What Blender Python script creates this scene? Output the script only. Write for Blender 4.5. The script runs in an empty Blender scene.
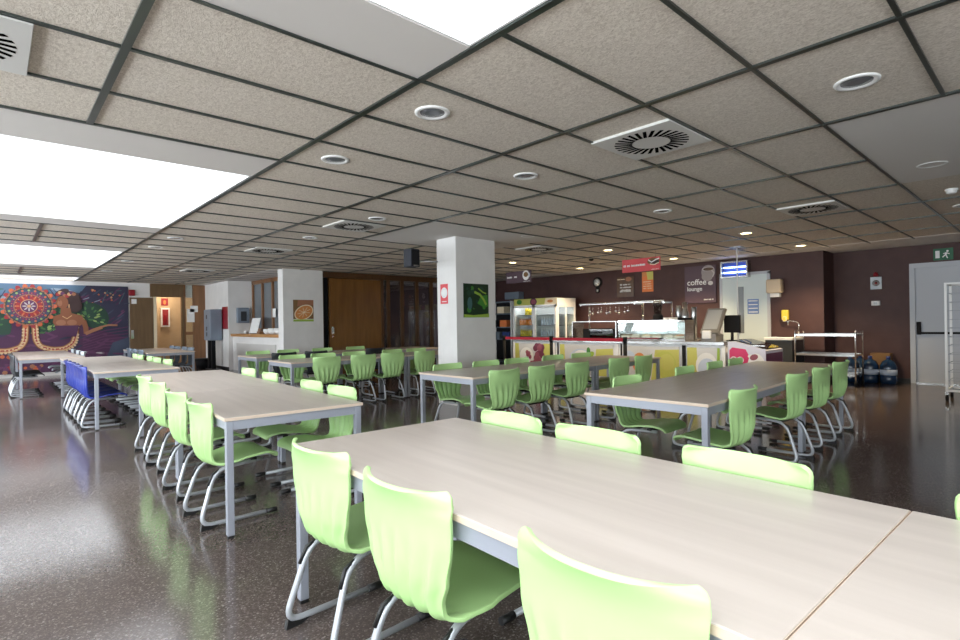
import bpy, bmesh, math, random
from mathutils import Vector, Matrix
random.seed(7)
PI = math.pi
SC = bpy.context.scene
COL = SC.collection
H = 2.607          # ceiling height
TT = 0.728         # table top height
CAMZ = 1.277

# ------------------------------------------------------------------ materials
def mat(name, col=(.8, .8, .8), rough=.5, metal=0.0, emit=None, es=0.0, spec=.5, coat=0.0):
    m = bpy.data.materials.new(name); m.use_nodes = True
    b = m.node_tree.nodes['Principled BSDF']
    b.inputs['Base Color'].default_value = (*col, 1); b.inputs['Roughness'].default_value = rough
    b.inputs['Metallic'].default_value = metal; b.inputs['Specular IOR Level'].default_value = spec
    b.inputs['Coat Weight'].default_value = coat
    if emit:
        b.inputs['Emission Color'].default_value = (*emit, 1); b.inputs['Emission Strength'].default_value = es
    return m
def nd(m, t, **k):
    n = m.node_tree.nodes.new(t)
    for a, v in k.items(): setattr(n, a, v)
    return n
def lk(m, a, b): m.node_tree.links.new(a, b)
def noisy(name, c1, c2, scale=20, rough=.5, stretch=(1, 1, 1), detail=4, bump=0.0, lo=.35, hi=.65, metal=0.0, dist=0.0, spec=.5):
    m = mat(name, c1, rough, metal, spec=spec); b = m.node_tree.nodes['Principled BSDF']
    tc = nd(m, 'ShaderNodeTexCoord'); mp = nd(m, 'ShaderNodeMapping'); mp.inputs['Scale'].default_value = stretch
    n = nd(m, 'ShaderNodeTexNoise'); n.inputs['Scale'].default_value = scale; n.inputs['Detail'].default_value = detail; n.inputs['Distortion'].default_value = dist
    r = nd(m, 'ShaderNodeValToRGB'); r.color_ramp.elements[0].position = lo; r.color_ramp.elements[1].position = hi
    r.color_ramp.elements[0].color = (*c1, 1); r.color_ramp.elements[1].color = (*c2, 1)
    lk(m, tc.outputs['Object'], mp.inputs['Vector']); lk(m, mp.outputs['Vector'], n.inputs['Vector'])
    lk(m, n.outputs['Fac'], r.inputs['Fac']); lk(m, r.outputs['Color'], b.inputs['Base Color'])
    if bump:
        bp = nd(m, 'ShaderNodeBump'); bp.inputs['Strength'].default_value = bump; bp.inputs['Distance'].default_value = .004
        lk(m, n.outputs['Fac'], bp.inputs['Height']); lk(m, bp.outputs['Normal'], b.inputs['Normal'])
    return m
def glassy(name, tint=(1, 1, 1), refl=.12, rough=.02):
    m = bpy.data.materials.new(name); m.use_nodes = True; nt = m.node_tree; nt.nodes.clear()
    o = nd(m, 'ShaderNodeOutputMaterial'); mx = nd(m, 'ShaderNodeMixShader'); t = nd(m, 'ShaderNodeBsdfTransparent'); g = nd(m, 'ShaderNodeBsdfGlossy')
    t.inputs['Color'].default_value = (*tint, 1); g.inputs['Roughness'].default_value = rough
    fr = nd(m, 'ShaderNodeLayerWeight'); fr.inputs['Blend'].default_value = .5
    pw = nd(m, 'ShaderNodeMath', operation='POWER'); pw.inputs[1].default_value = 4.0
    ma = nd(m, 'ShaderNodeMath', operation='MULTIPLY_ADD', use_clamp=True); ma.inputs[1].default_value = .8; ma.inputs[2].default_value = refl * .2
    lk(m, fr.outputs['Facing'], pw.inputs[0]); lk(m, pw.outputs[0], ma.inputs[0])
    lk(m, ma.outputs[0], mx.inputs['Fac']); lk(m, t.outputs[0], mx.inputs[1]); lk(m, g.outputs[0], mx.inputs[2]); lk(m, mx.outputs[0], o.inputs['Surface'])
    return m

M = {}
M['tile'] = noisy('wood_wool_tile', (.54, .475, .41), (.77, .705, .63), 90, .95, (1, .55, 1), 6, .5, .33, .62, dist=1.2, spec=.1)
M['grid'] = mat('ceiling_grid_metal', (.095, .11, .105), .3, .75)
M['plain'] = mat('plain_ceiling_panel', (.70, .67, .65), .8, spec=.2)
M['well'] = mat('skylight_well_white', (.9, .9, .9), .8, spec=.2)
M['sky_pane'] = mat('skylight_pane', (.9, .93, 1), .6, emit=(.93, .96, 1), es=2.7)
M['white_wall'] = noisy('white_wall_paint', (.72, .70, .69), (.77, .75, .74), 3, .8, spec=.25)
M['brown_wall'] = noisy('brown_wall_paint', (.066, .032, .031), (.078, .039, .037), 4, .55, spec=.3)
M['table'] = noisy('pale_laminate', (.47, .415, .365), (.55, .49, .435), 14, .30, (1.0, .06, 1), 6, 0, .3, .7)
M['edge'] = mat('laminate_edge', (.66, .53, .42), .4)
M['alu'] = mat('grey_table_metal', (.36, .38, .44), .38, .25)
M['slot'] = mat('vent_slot', (.004, .004, .004), .9, spec=0)
M['vent'] = mat('vent_plate', (.66, .65, .63), .5)
M['tube'] = mat('chair_tube_metal', (.50, .52, .56), .32, .35)
M['cap'] = mat('black_plastic', (.012, .012, .013), .45)
M['green'] = mat('green_plastic', (.48, .74, .31), .40, coat=.1)
M['blue'] = mat('blue_plastic', (.008, .03, .32), .34, coat=.15)
M['dark'] = mat('anthracite_plastic', (.035, .04, .047), .36)
M['grey'] = mat('grey_plastic', (.15, .185, .23), .4)
M['palegrey'] = mat('pale_grey_plastic', (.5, .55, .6), .4)
M['steel'] = mat('stainless_steel', (.46, .46, .46), .26, .95)
M['chrome'] = mat('chrome', (.8, .8, .8), .08, 1)
M['white'] = mat('white_enamel', (.85, .85, .85), .4)
M['black'] = mat('black_matte', (.010, .010, .012), .7, spec=.2)
M['wood'] = noisy('brown_wood_door', (.15, .062, .014), (.225, .10, .024), 5, .22, (2, 1, .25), 6, 0, .3, .7)
M['wood_dark'] = noisy('dark_wood_frame', (.075, .033, .012), (.105, .05, .018), 6, .3, (3, 3, .3), 5)
M['wood_mid'] = noisy('reddish_wood', (.20, .095, .042), (.26, .125, .055), 6, .4, (3, 3, .3), 5)
M['wood_door'] = noisy('olive_wood_door', (.125, .072, .032), (.165, .098, .045), 6, .4, (3, 3, .3), 5)
M['tan'] = noisy('tan_panel_wall', (.52, .37, .22), (.57, .41, .25), 4, .6)
M['ledge'] = noisy('oak_ledge', (.42, .2, .07), (.52, .27, .10), 8, .4, (1, .2, 1), 5)
M['glass'] = glassy('clear_glass', (.93, .96, .95), .25)
M['dark_glass'] = glassy('dark_glass', (.42, .42, .44), .35)
M['grey_glass'] = mat('frosted_grey_glass', (.17, .19, .21), .25)
M['red'] = mat('red_enamel', (.27, .006, .016), .4)
M['belt'] = mat('red_belt_webbing', (.42, .012, .035), .7)
M['pinkred'] = mat('coral_sign', (.68, .07, .085), .5)
M['plum'] = mat('plum_sign', (.085, .045, .065), .5)
M['orange'] = mat('orange_paper', (.75, .21, .06), .6)
M['yellow'] = mat('yellow_print', (.55, .54, .13), .5)
M['lime'] = mat('lime_print', (.30, .45, .06), .5)
M['panel_bg'] = mat('front_panel_white', (.60, .60, .61), .5)
M['housing'] = mat('register_housing', (.20, .19, .18), .45)
M['screen'] = mat('register_screen', (.36, .37, .38), .3)
M['cup'] = mat('cup_print', (.30, .26, .26), .5)
M['lime_soft'] = mat('soft_lime_print', (.50, .52, .10), .5)
M['leafg'] = mat('leaf_green_print', (.05, .22, .03), .5)
M['deepg'] = mat('deep_green_print', (.008, .03, .012), .5)
M['grape'] = mat('grape_print', (.16, .025, .06), .45)
M['grape2'] = mat('grape_light_print', (.30, .08, .12), .45)
M['apricot'] = mat('apricot_print', (.62, .24, .07), .5)
M['cream'] = mat('cream_print', (.8, .68, .48), .5)
M['magenta'] = mat('magenta_print', (.62, .03, .14), .45)
M['lilac'] = mat('lilac_freezer', (.62, .62, .74), .35)
M['purple'] = mat('purple_print', (.13, .02, .075), .45)
M['paper'] = mat('white_paper', (.82, .82, .82), .7)
M['fridge_lamp'] = mat('fridge_lamp', (1, 1, 1), .5, emit=(.95, .97, 1), es=10)
M['uv'] = mat('uv_tube', (.8, .85, 1), .4, emit=(.35, .5, 1), es=9)
M['navy'] = mat('navy_panel', (.03, .06, .22), .4)
M['lampwarm'] = mat('lit_lamp_lens', (1, .9, .6), .4, emit=(1, .74, .32), es=14)
M['lens'] = mat('unlit_lamp_lens', (.22, .24, .27), .15, .3)
M['water'] = mat('blue_water_bottle', (.010, .034, .085), .15, coat=.3)
M['exitg'] = mat('exit_sign_green', (.01, .12, .055), .5)
M['notice_blue'] = mat('blue_notice', (.16, .26, .55), .6)
M['papertowel'] = mat('beige_plastic', (.62, .50, .36), .5)
M['soap'] = mat('yellow_soap_plastic', (.75, .58, .06), .4)
M['grey_paint'] = mat('grey_cabinet_paint', (.20, .24, .30), .45)
M['door_white'] = mat('pale_grey_door', (.47, .49, .54), .45)
M['door_blue'] = mat('pale_blue_door', (.60, .68, .70), .45)
M['skirting'] = mat('pale_skirting', (.62, .60, .58), .5)
M['bottle_o'] = mat('orange_juice', (.75, .22, .01), .25)
M['bottle_y'] = mat('yellow_juice', (.72, .55, .03), .25)
M['bottle_w'] = mat('clear_water_pet', (.55, .62, .75), .2)
M['card'] = mat('cardboard', (.20, .11, .045), .8)
# terrazzo floor
def terrazzo():
    m = mat('terrazzo', (.1, .08, .07), .13, spec=.5); b = m.node_tree.nodes['Principled BSDF']
    tc = nd(m, 'ShaderNodeTexCoord')
    v = nd(m, 'ShaderNodeTexVoronoi'); v.inputs['Scale'].default_value = 150
    lk(m, tc.outputs['Object'], v.inputs['Vector'])
    sp = nd(m, 'ShaderNodeSeparateColor'); lk(m, v.outputs['Color'], sp.inputs[0])
    r = nd(m, 'ShaderNodeValToRGB'); cr = r.color_ramp; cr.interpolation = 'CONSTANT'
    cr.elements[0].color = (.080, .062, .056, 1); cr.elements[1].position = .45; cr.elements[1].color = (.102, .079, .072, 1)
    for p, c in ((.72, (.128, .101, .092, 1)), (.88, (.172, .143, .131, 1)), (.96, (.24, .21, .19, 1))):
        e = cr.elements.new(p); e.color = c
    lk(m, sp.outputs[0], r.inputs['Fac']); lk(m, r.outputs['Color'], b.inputs['Base Color'])
    n = nd(m, 'ShaderNodeTexNoise'); n.inputs['Scale'].default_value = 1.6; n.inputs['Detail'].default_value = 5
    lk(m, tc.outputs['Object'], n.inputs['Vector'])
    mr = nd(m, 'ShaderNodeMapRange'); mr.inputs['To Min'].default_value = .08; mr.inputs['To Max'].default_value = .18
    lk(m, n.outputs['Fac'], mr.inputs['Value']); lk(m, mr.outputs['Result'], b.inputs['Roughness'])
    return m
M['floor'] = terrazzo()

# ------------------------------------------------------------------ mesh helpers
class MB:
    def __init__(s): s.bm = bmesh.new(); s.mats = []
    def mi(s, m):
        if m is None: return 0
        if m not in s.mats: s.mats.append(m)
        return s.mats.index(m)
    def faces(s, verts, m, fl):
        i = s.mi(m)
        for f in fl: f.material_index = i
    def box(s, x0, x1, y0, y1, z0, z1, m=None, bev=0.0):
        v = [s.bm.verts.new(p) for p in ((x0, y0, z0), (x1, y0, z0), (x1, y1, z0), (x0, y1, z0), (x0, y0, z1), (x1, y0, z1), (x1, y1, z1), (x0, y1, z1))]
        fs = [s.bm.faces.new([v[i] for i in q]) for q in ((3, 2, 1, 0), (4, 5, 6, 7), (0, 1, 5, 4), (1, 2, 6, 5), (2, 3, 7, 6), (3, 0, 4, 7))]
        if bev:
            es = set(e for f in fs for e in f.edges)
            r = bmesh.ops.bevel(s.bm, geom=list(es), offset=bev, segments=2, affect='EDGES', profile=.5)
            fs = list(set(r['faces']) | set(f for f in fs if f.is_valid))
        s.faces(None, m, fs); return s
    def tube(s, pts, r, m=None, seg=10, cap=True):
        pts = [Vector(p) for p in pts]; rings = []; n = len(pts); up = None; i0 = s.mi(m)
        for i, p in enumerate(pts):
            t = (pts[min(i + 1, n - 1)] - pts[max(i - 1, 0)]).normalized()
            if up is None:
                a = Vector((0, 0, 1)) if abs(t.z) < .9 else Vector((1, 0, 0)); up = (a - t * a.dot(t)).normalized()
            else: up = (up - t * up.dot(t)).normalized()
            q = t.cross(up); rr = r[i] if isinstance(r, (list, tuple)) else r
            rings.append([s.bm.verts.new(p + up * (rr * math.cos(2 * PI * k / seg)) + q * (rr * math.sin(2 * PI * k / seg))) for k in range(seg)])
        for a, b in zip(rings, rings[1:]):
            for k in range(seg):
                f = s.bm.faces.new((a[k], a[(k + 1) % seg], b[(k + 1) % seg], b[k])); f.smooth = True; f.material_index = i0
        if cap:
            for ring in (rings[0][::-1], rings[-1]):
                f = s.bm.faces.new(ring); f.material_index = i0
        return s
    def lathe(s, prof, c=(0, 0, 0), m=None, seg=20, axis='z', smooth=True):
        i0 = s.mi(m); rings = []
        for r, h in prof:
            ring = []
            for k in range(seg):
                a = 2 * PI * k / seg; u, w = max(r, 1e-4) * math.cos(a), max(r, 1e-4) * math.sin(a)
                p = {'z': (u, w, h), 'x': (h, u, w), 'y': (w, h, u)}[axis]
                ring.append(s.bm.verts.new((c[0] + p[0], c[1] + p[1], c[2] + p[2])))
            rings.append(ring)
        for a, b in zip(rings, rings[1:]):
            for k in range(seg):
                f = s.bm.faces.new((a[k], a[(k + 1) % seg], b[(k + 1) % seg], b[k])); f.smooth = smooth; f.material_index = i0
        for ring in (rings[0][::-1], rings[-1]):
            f = s.bm.faces.new(ring); f.material_index = i0
        return s
    def poly(s, pts, m=None):
        f = s.bm.faces.new([s.bm.verts.new(p) for p in pts]); f.material_index = s.mi(m); return s
    def prism(s, pts, d, m=None):
        d = Vector(d); a = [s.bm.verts.new(p) for p in pts]; b = [s.bm.verts.new(Vector(p) + d) for p in pts]; n = len(a); i0 = s.mi(m)
        fs = [s.bm.faces.new(a[::-1]), s.bm.faces.new(b)] + [s.bm.faces.new((a[i], a[(i + 1) % n], b[(i + 1) % n], b[i])) for i in range(n)]
        for f in fs: f.material_index = i0
        return s
    def build(s, name, m=None, parent=None):
        bmesh.ops.recalc_face_normals(s.bm, faces=s.bm.faces[:])
        me = bpy.data.meshes.new(name); s.bm.to_mesh(me); s.bm.free()
        for x in (s.mats or [m]): me.materials.append(x)
        o = bpy.data.objects.new(name, me); COL.objects.link(o); o.parent = parent
        return o
def box(name, x0, x1, y0, y1, z0, z1, m, parent=None, bev=0.0):
    return MB().box(x0, x1, y0, y1, z0, z1, m, bev).build(name, m, parent)
def struct(o): o['kind'] = 'structure'; return o
def tag(o, label, cat, group=None):
    o['label'] = label; o['category'] = cat
    if group: o['group'] = group
    return o
def thing(name, label, cat, loc=(0, 0, 0), rz=0, group=None):
    o = bpy.data.objects.new(name, None); COL.objects.link(o); o.empty_display_size = .1
    o.location = loc; o.rotation_euler = (0, 0, rz)
    return tag(o, label, cat, group)
def copy_tree(o, parent=None):
    c = o.copy(); COL.objects.link(c)
    if parent is not None: c.parent = parent
    for ch in list(o.children): copy_tree(ch, c)
    return c
def fillet(pts, rad, n=7):
    pts = [Vector(p) for p in pts]; out = [pts[0]]
    for i in range(1, len(pts) - 1):
        p = pts[i]; r = rad[i - 1]; a = (pts[i - 1] - p).normalized(); b = (pts[i + 1] - p).normalized()
        for k in range(n + 1):
            t = k / n; out.append((p + a * r) * (1 - t) ** 2 + p * 2 * t * (1 - t) + (p + b * r) * t * t)
    return out + [pts[-1]]
def text_mesh(name, body, size, m, parent=None, loc=(0, 0, 0), rot=(0, 0, 0), align='LEFT', ext=.001):
    cu = bpy.data.curves.new(name, 'FONT'); cu.body = body; cu.size = size; cu.align_x = align; cu.extrude = ext; cu.offset = .0015
    t = bpy.data.objects.new(name, cu); COL.objects.link(t)
    bpy.context.view_layer.update()
    me = bpy.data.meshes.new_from_object(t.evaluated_get(bpy.context.evaluated_depsgraph_get()))
    bpy.data.objects.remove(t); bpy.data.curves.remove(cu)
    me.name = name; me.materials.clear(); me.materials.append(m)
    o = bpy.data.objects.new(name, me); COL.objects.link(o); o.parent = parent; o.location = loc; o.rotation_euler = rot
    return o

# ------------------------------------------------------------------ room shell
XW, XR = 12.2, 12.9        # bar wall, recessed wall
struct(box('floor', -4, 13.1, -5, 20.2, -.1, 0, M['floor']))
GX0, GDX, GY0, GDY = 1.736, 1.2525, 1.732, .627
skyl = [(-1.32, 1.92), (4.86, 8.18), (11.1, 14.33), (17.36, 18.7)]   # skylight openings along y
SX0, SX1 = -2.9, 1.715
plainr = [(-4, SX1, 1.92, 2.36), (-4, SX1, 4.24, 4.86), (-4, SX1, 8.18, 8.629), (-4, SX1, 10.511, 11.1), (-4, SX1, 14.33, 14.9), (-4, SX1, 16.78, 17.36),
          (4.241, 6.746, -1.4, 1.105), (4.241, 6.746, 5.494, 7.376), (11.55, 12.9, -5, 12.5), (4.9, 5.8, 12.65, 18.7)]
def in_rects(x, y, rects): return any(a < x < b and c < y < d for a, b, c, d in rects)
holes = [(SX0, SX1, a, b) for a, b in skyl]
cb = MB()
# tile slab: main field, and the strips between the skylights
cb.box(SX1, 13.1, -5, 20.2, H, H + .08)
cb.box(-4, SX0, -5, 20.2, H, H + .08)
ys = [-5] + [v for ab in skyl for v in ab]
for a, b in zip(ys[0::2], ys[1::2]): cb.box(SX0, SX1, a, b, H, H + .08)
cb.box(SX0, SX1, 18.7, 20.2, H, H + .08)
struct(cb.build('ceiling', M['tile']))
pb = MB()
for a, b, c, d in plainr: pb.box(a, b, c, d, H - .006, H - .0005)
struct(pb.build('ceiling_panel', M['plain']))
gb = MB()
for i in range(-5, 10):
    x = GX0 + GDX * i
    for j in range(-11, 28):
        y = GY0 + GDY * j; hx, hy = x + GDX / 2, y + GDY / 2
        if y > 18.7 - GDY: continue
        if x < 12.6 and not in_rects(x, hy, plainr + holes) or i == 0:
            gb.box(x - .019, x + .019, y, y + GDY, H - .012, H)
        if x + GDX < 13 and not in_rects(hx, y + .001, plainr + holes) and not in_rects(hx, y - .001, plainr + holes):
            gb.box(x, x + GDX, y - .011, y + .011, H - .011, H)
        elif x + GDX < 13 and not in_rects(hx, y + .05, holes) and not in_rects(hx, y - .05, holes) and (in_rects(hx, y + .05, plainr) != in_rects(hx, y - .05, plainr)):
            gb.box(x, x + GDX, y - .011, y + .011, H - .013, H)
for y in (1.92, 4.86, 8.18, 11.1, 14.33, 17.36):
    pass
struct(gb.build('trim_1', M['grid']))
for k, (a, b) in enumerate(skyl):
    w = MB(); t = .06; z1 = H + 1.15
    w.box(SX0, SX0 + t, a, b, H - .002, z1); w.box(SX1 - .012, SX1, a, b, H - .002, z1)
    w.box(SX0 + t, SX1 - .012, a, a + .012, H - .002, z1)
    if b < 18: w.box(SX0 + t, SX1 - .012, b - .012, b, H - .002, z1)
    ww = struct(w.build('window_%d' % (k + 1), M['well']))
    box('window_pane', SX0 - t, SX1 + t, a - t, b + t, z1, z1 + .03, M['sky_pane'], ww)
    fr = MB()
    for q in range(1, 4): fr.box(SX0 + (SX1 - SX0) * q / 4 - .03, SX0 + (SX1 - SX0) * q / 4 + .03, a, b, z1 - .05, z1)
    fr.build('window_frame', M['white'], ww)
# walls
struct(box('wall_bar', XW, XW + .15, 3.22, 12.65, 0, H, M['brown_wall']))
struct(box('wall_return', XW + .15, XR + .15, 3.22, 3.37, 0, H, M['brown_wall']))
w = MB(); w.box(XR, XR + .15, 1.93, 3.22, 0, H); w.box(XR, XR + .15, -5, .87, 0, H); w.box(XR, XR + .15, .87, 1.93, 2.20, H)
struct(w.build('wall_right', M['brown_wall']))
w = MB(); bx = [(-3.4, -.4), (.2, 3.2)]  # openings for unseen windows behind the camera, added for extra light
w.box(-4, 13.1, -5.15, -5, 0, .8); w.box(-4, 13.1, -5.15, -5, 2.35, H)
e = [-4] + [v for ab in bx for v in ab] + [13.1]
for a, b in zip(e[0::2], e[1::2]): w.box(a, b, -5.15, -5, .8, 2.35)
struct(w.build('wall_back', M['white_wall']))
for k, (a, b) in enumerate(bx):
    f = MB()
    for x in (a, (a + b) / 2 - .03, b - .06): f.box(x, x + .06, -5.12, -5.05, .8, 2.35)
    f.box(a, b, -5.12, -5.05, .8, .86); f.box(a, b, -5.12, -5.05, 2.29, 2.35)
    fo = struct(f.build('window_%d' % (k + 12), M['white']))
    box('window_pane', a, b, -5.09, -5.085, .85, 2.3, M['glass'], fo)
    la = bpy.data.lights.new('added_daylight', 'AREA'); la.shape = 'RECTANGLE'; la.size = b - a; la.size_y = 1.6; la.energy = 65; la.color = (.93, .96, 1)
    lo = bpy.data.objects.new('added_daylight', la); COL.objects.link(lo); lo.location = ((a + b) / 2, -5.3, 1.5)
    lo.rotation_euler = (PI / 2 + .6, 0, 0)  # lamp added outside the back window, tilted up to brighten the ceiling
w = MB(); w.box(-4, 3.62, 18.72, 18.87, 0, H + 1.15); w.box(4.46, 5.1, 18.80, 18.87, 2.2, H)
struct(w.build('wall_mural_side', M['white_wall']))
struct(box('wall_white', 5.1, 5.25, 16.43, 19.7, 0, H, M['white_wall']))
struct(box('wall_niche', 5.25, 5.95, 16.43, 16.58, 0, H, M['white_wall']))
w = MB(); w.box(5.8, 5.95, 12.65, 16.43, 0, 1.2); w.box(5.8, 5.95, 16.33, 16.43, 1.2, H); w.box(5.8, 5.95, 12.65, 13.3, 1.2, H)
struct(w.build('wall_kitchen', M['white_wall']))
struct(box('wall_kitchen_inside', 7.4, 7.5, 12.75, 16.6, 0, H, M['white_wall']))
struct(box('pillar', 5.05, 6.05, 12.35, 12.64, 0, H, M['white_wall']))
struct(box('pillar', 5.26, 6.09, 6.28, 6.75, 0, H, M['white_wall']))
# skirting
struct(box('baseboard_mural', -4, 3.02, 18.69, 18.72, 0, .09, M['skirting']))
struct(box('baseboard_niche', 5.08, 5.1, 16.43, 18.8, 0, .08, M['cap']))
struct(box('baseboard_bar', XW - .015, XW, 3.22, 4.15, 0, .08, M['cap']))
struct(box('baseboard_right', XR - .015, XR, 1.99, 3.22, 0, .08, M['cap']))
# wall on the open side: unseen windows, added to supply the side light
w = MB(); w.box(-4.15, -4, -5, 20, 0, .55); w.box(-4.15, -4, -5, 20, 2.35, H)
wy = [(-4.4, -1.0), (-.6, 2.8), (3.2, 6.6), (7.0, 10.4), (10.8, 14.2), (14.6, 18.0)]
e = [-5] + [v for ab in wy for v in ab] + [20]
for a, b in zip(e[0::2], e[1::2]): w.box(-4.15, -4, a, b, .55, 2.35)
struct(w.build('wall_left', M['white_wall']))
for k, (a, b) in enumerate(wy):
    f = MB()
    for y in (a, (a + b) / 2 - .03, b - .06): f.box(-4.12, -4.05, y, y + .06, .55, 2.35)
    f.box(-4.12, -4.05, a, b, .55, .61); f.box(-4.12, -4.05, a, b, 2.29, 2.35)
    fo = struct(f.build('window_%d' % (k + 5), M['white']))
    box('window_pane', -4.09, -4.085, a, b, .6, 2.3, M['glass'], fo)
    la = bpy.data.lights.new('added_daylight', 'AREA'); la.shape = 'RECTANGLE'; la.size = 1.9; la.size_y = b - a; la.energy = 156; la.color = (.93, .96, 1)
    lo = bpy.data.objects.new('added_daylight', la); COL.objects.link(lo); lo.location = (-4.3, (a + b) / 2, 1.5)
    lo.rotation_euler = (0, -PI / 2 - .65, 0)  # added area lamp, aimed upward so more light reaches the ceiling
# entry: corridor behind the doorway
struct(box('wall_corridor', 3.3, 6.6, 19.9, 20.05, 0, H, M['tan']))
struct(box('wall_corridor_end', 3.3, 3.4, 18.87, 19.9, 0, H, M['tan']))
struct(box('wall_corridor_far', 6.2, 6.3, 16.6, 19.9, 0, H, M['tan']))
w = MB(); w.box(3.56, 4.46, 18.66, 18.74, 2.2, H - .01)
struct(w.build('trim_2', M['wood_door']))
w = MB(); w.box(3.64, 3.72, 18.64, 18.74, 0, 2.2, M['cream']); w.box(4.40, 4.47, 18.64, 18.76, 0, 2.2, M['wood_door'])
struct(w.build('trim_3'))
d = struct(box('door_1', 3.03, 3.63, 18.64, 18.685, .02, 2.17, M['wood_door']))
MB().box(3.05, 3.12, 18.625, 18.64, .95, 1.2).build('door_handle', M['chrome'], d)
MB().box(3.07, 3.2, 18.635, 18.64, 1.98, 2.12).build('door_plate', M['paper'], d)
# glazed wooden screen next to the doorway
w = MB()
for x0, x1 in ((4.47, 4.53), (4.74, 5.1)): w.box(x0, x1, 18.7, 18.78, 0, H - .01)
w.box(4.53, 4.74, 18.7, 18.78, 1.02, 1.12); w.box(4.53, 4.74, 18.7, 18.78, 0, .12)
s = struct(w.build('trim_4', M['wood_mid']))
box('window_pane', 4.53, 4.74, 18.735, 18.742, .12, 2.59, M['glass'], s)

# wooden door wall
wd = MB()
wd.box(6.05, 6.12, 12.46, 12.56, 0, 2.58); wd.box(6.05, 10.6, 12.46, 12.56, 2.46, 2.6)
for x in (8.02, 8.47, 8.98, 9.5, 10.05, 10.55): wd.box(x - .05, x + .05, 12.46, 12.56, 0, 2.46)
wd.box(7.78, 7.86, 12.45, 12.56, 0, 2.46)
wd.box(7.86, 10.6, 12.46, 12.56, 0, .12)
wo = struct(wd.build('trim_5', M['wood_dark']))
box('window_pane', 7.86, 10.6, 12.5, 12.507, .12, 2.46, M['dark_glass'], wo)
d = struct(box('door_2', 6.28, 7.78, 12.47, 12.52, .01, 2.45, M['wood']))
MB().box(6.33, 6.39, 12.455, 12.47, 1.04, 1.22).build('door_handle', M['chrome'], d)
MB().lathe([(.02, 0), (.02, .012)], (6.36, 12.458, .98), None, 12, 'y').build('door_lock', M['chrome'], d)
struct(box('wall_dark_room', 6.05, 12.35, 15.6, 15.7, 0, H, M['brown_wall']))
struct(box('wall_dark_gap', 6.12, 6.28, 12.56, 12.6, 0, 2.46, M['black']))
struct(box('wall_wood_side', 10.6, XW, 12.5, 12.62, 0, H, M['brown_wall']))

# kitchen window (wooden frame) over the counter
w = MB()
for y in (13.3, 14.0, 14.75, 15.5, 16.26): w.box(5.74, 5.82, y - .0, y + .09, 1.12, H - .01)
w.box(5.74, 5.82, 13.3, 16.35, 2.49, H - .012); w.box(5.74, 5.82, 13.3, 16.35, 1.06, 1.2)
o = struct(w.build('window_11', M['wood_mid']))
box('window_pane', 5.79, 5.80, 13.35, 16.3, 1.2, 2.5, M['grey_glass'], o)

# bar door (double) in the brown wall
w = MB(); w.box(XW - .03, XW + .0, 4.20, 4.26, 0, 2.27); w.box(XW - .03, XW, 5.20, 5.26, 0, 2.27); w.box(XW - .03, XW, 4.20, 5.26, 2.22, 2.28)
struct(w.build('trim_6', M['door_white']))
d = struct(box('door_3', XW - .022, XW - .002, 4.26, 5.20, .01, 2.22, M['door_blue']))
box('door_pane', XW - .03, XW - .023, 4.74, 4.86, .95, 1.97, M['grey_glass'], d)
for q, z in enumerate((1.41, 1.49, 1.57, 1.65)):
    t = box('notice_sheet', XW - .028, XW - .0225, 4.43, 4.66, z - .039, z + .039, M['notice_blue'], d)
    box('notice_print', XW - .030, XW - .0285, 4.45, 4.64, z - .012, z + .012, M['paper'], t)
# emergency door in the recessed wall
w = MB(); w.box(XR - .04, XR + .02, 1.90, 1.98, 0, 2.26); w.box(XR - .04, XR + .02, .82, .90, 0, 2.26); w.box(XR - .04, XR + .02, .90, 1.90, 2.17, 2.26)
struct(w.build('trim_7', M['door_white']))
d = struct(box('door_4', XR + .0, XR + .04, .90, 1.90, .02, 2.17, M['door_white']))
box('push_bar', XR - .06, XR - .03, .95, 1.85, .93, .97, M['black'], d)
box('lock_case', XR - .055, XR, 1.82, 1.88, .92, 1.16, M['black'], d)
box('threshold', XR - .03, XR + .02, .90, 1.90, 0, .02, M['steel'], d)

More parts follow.
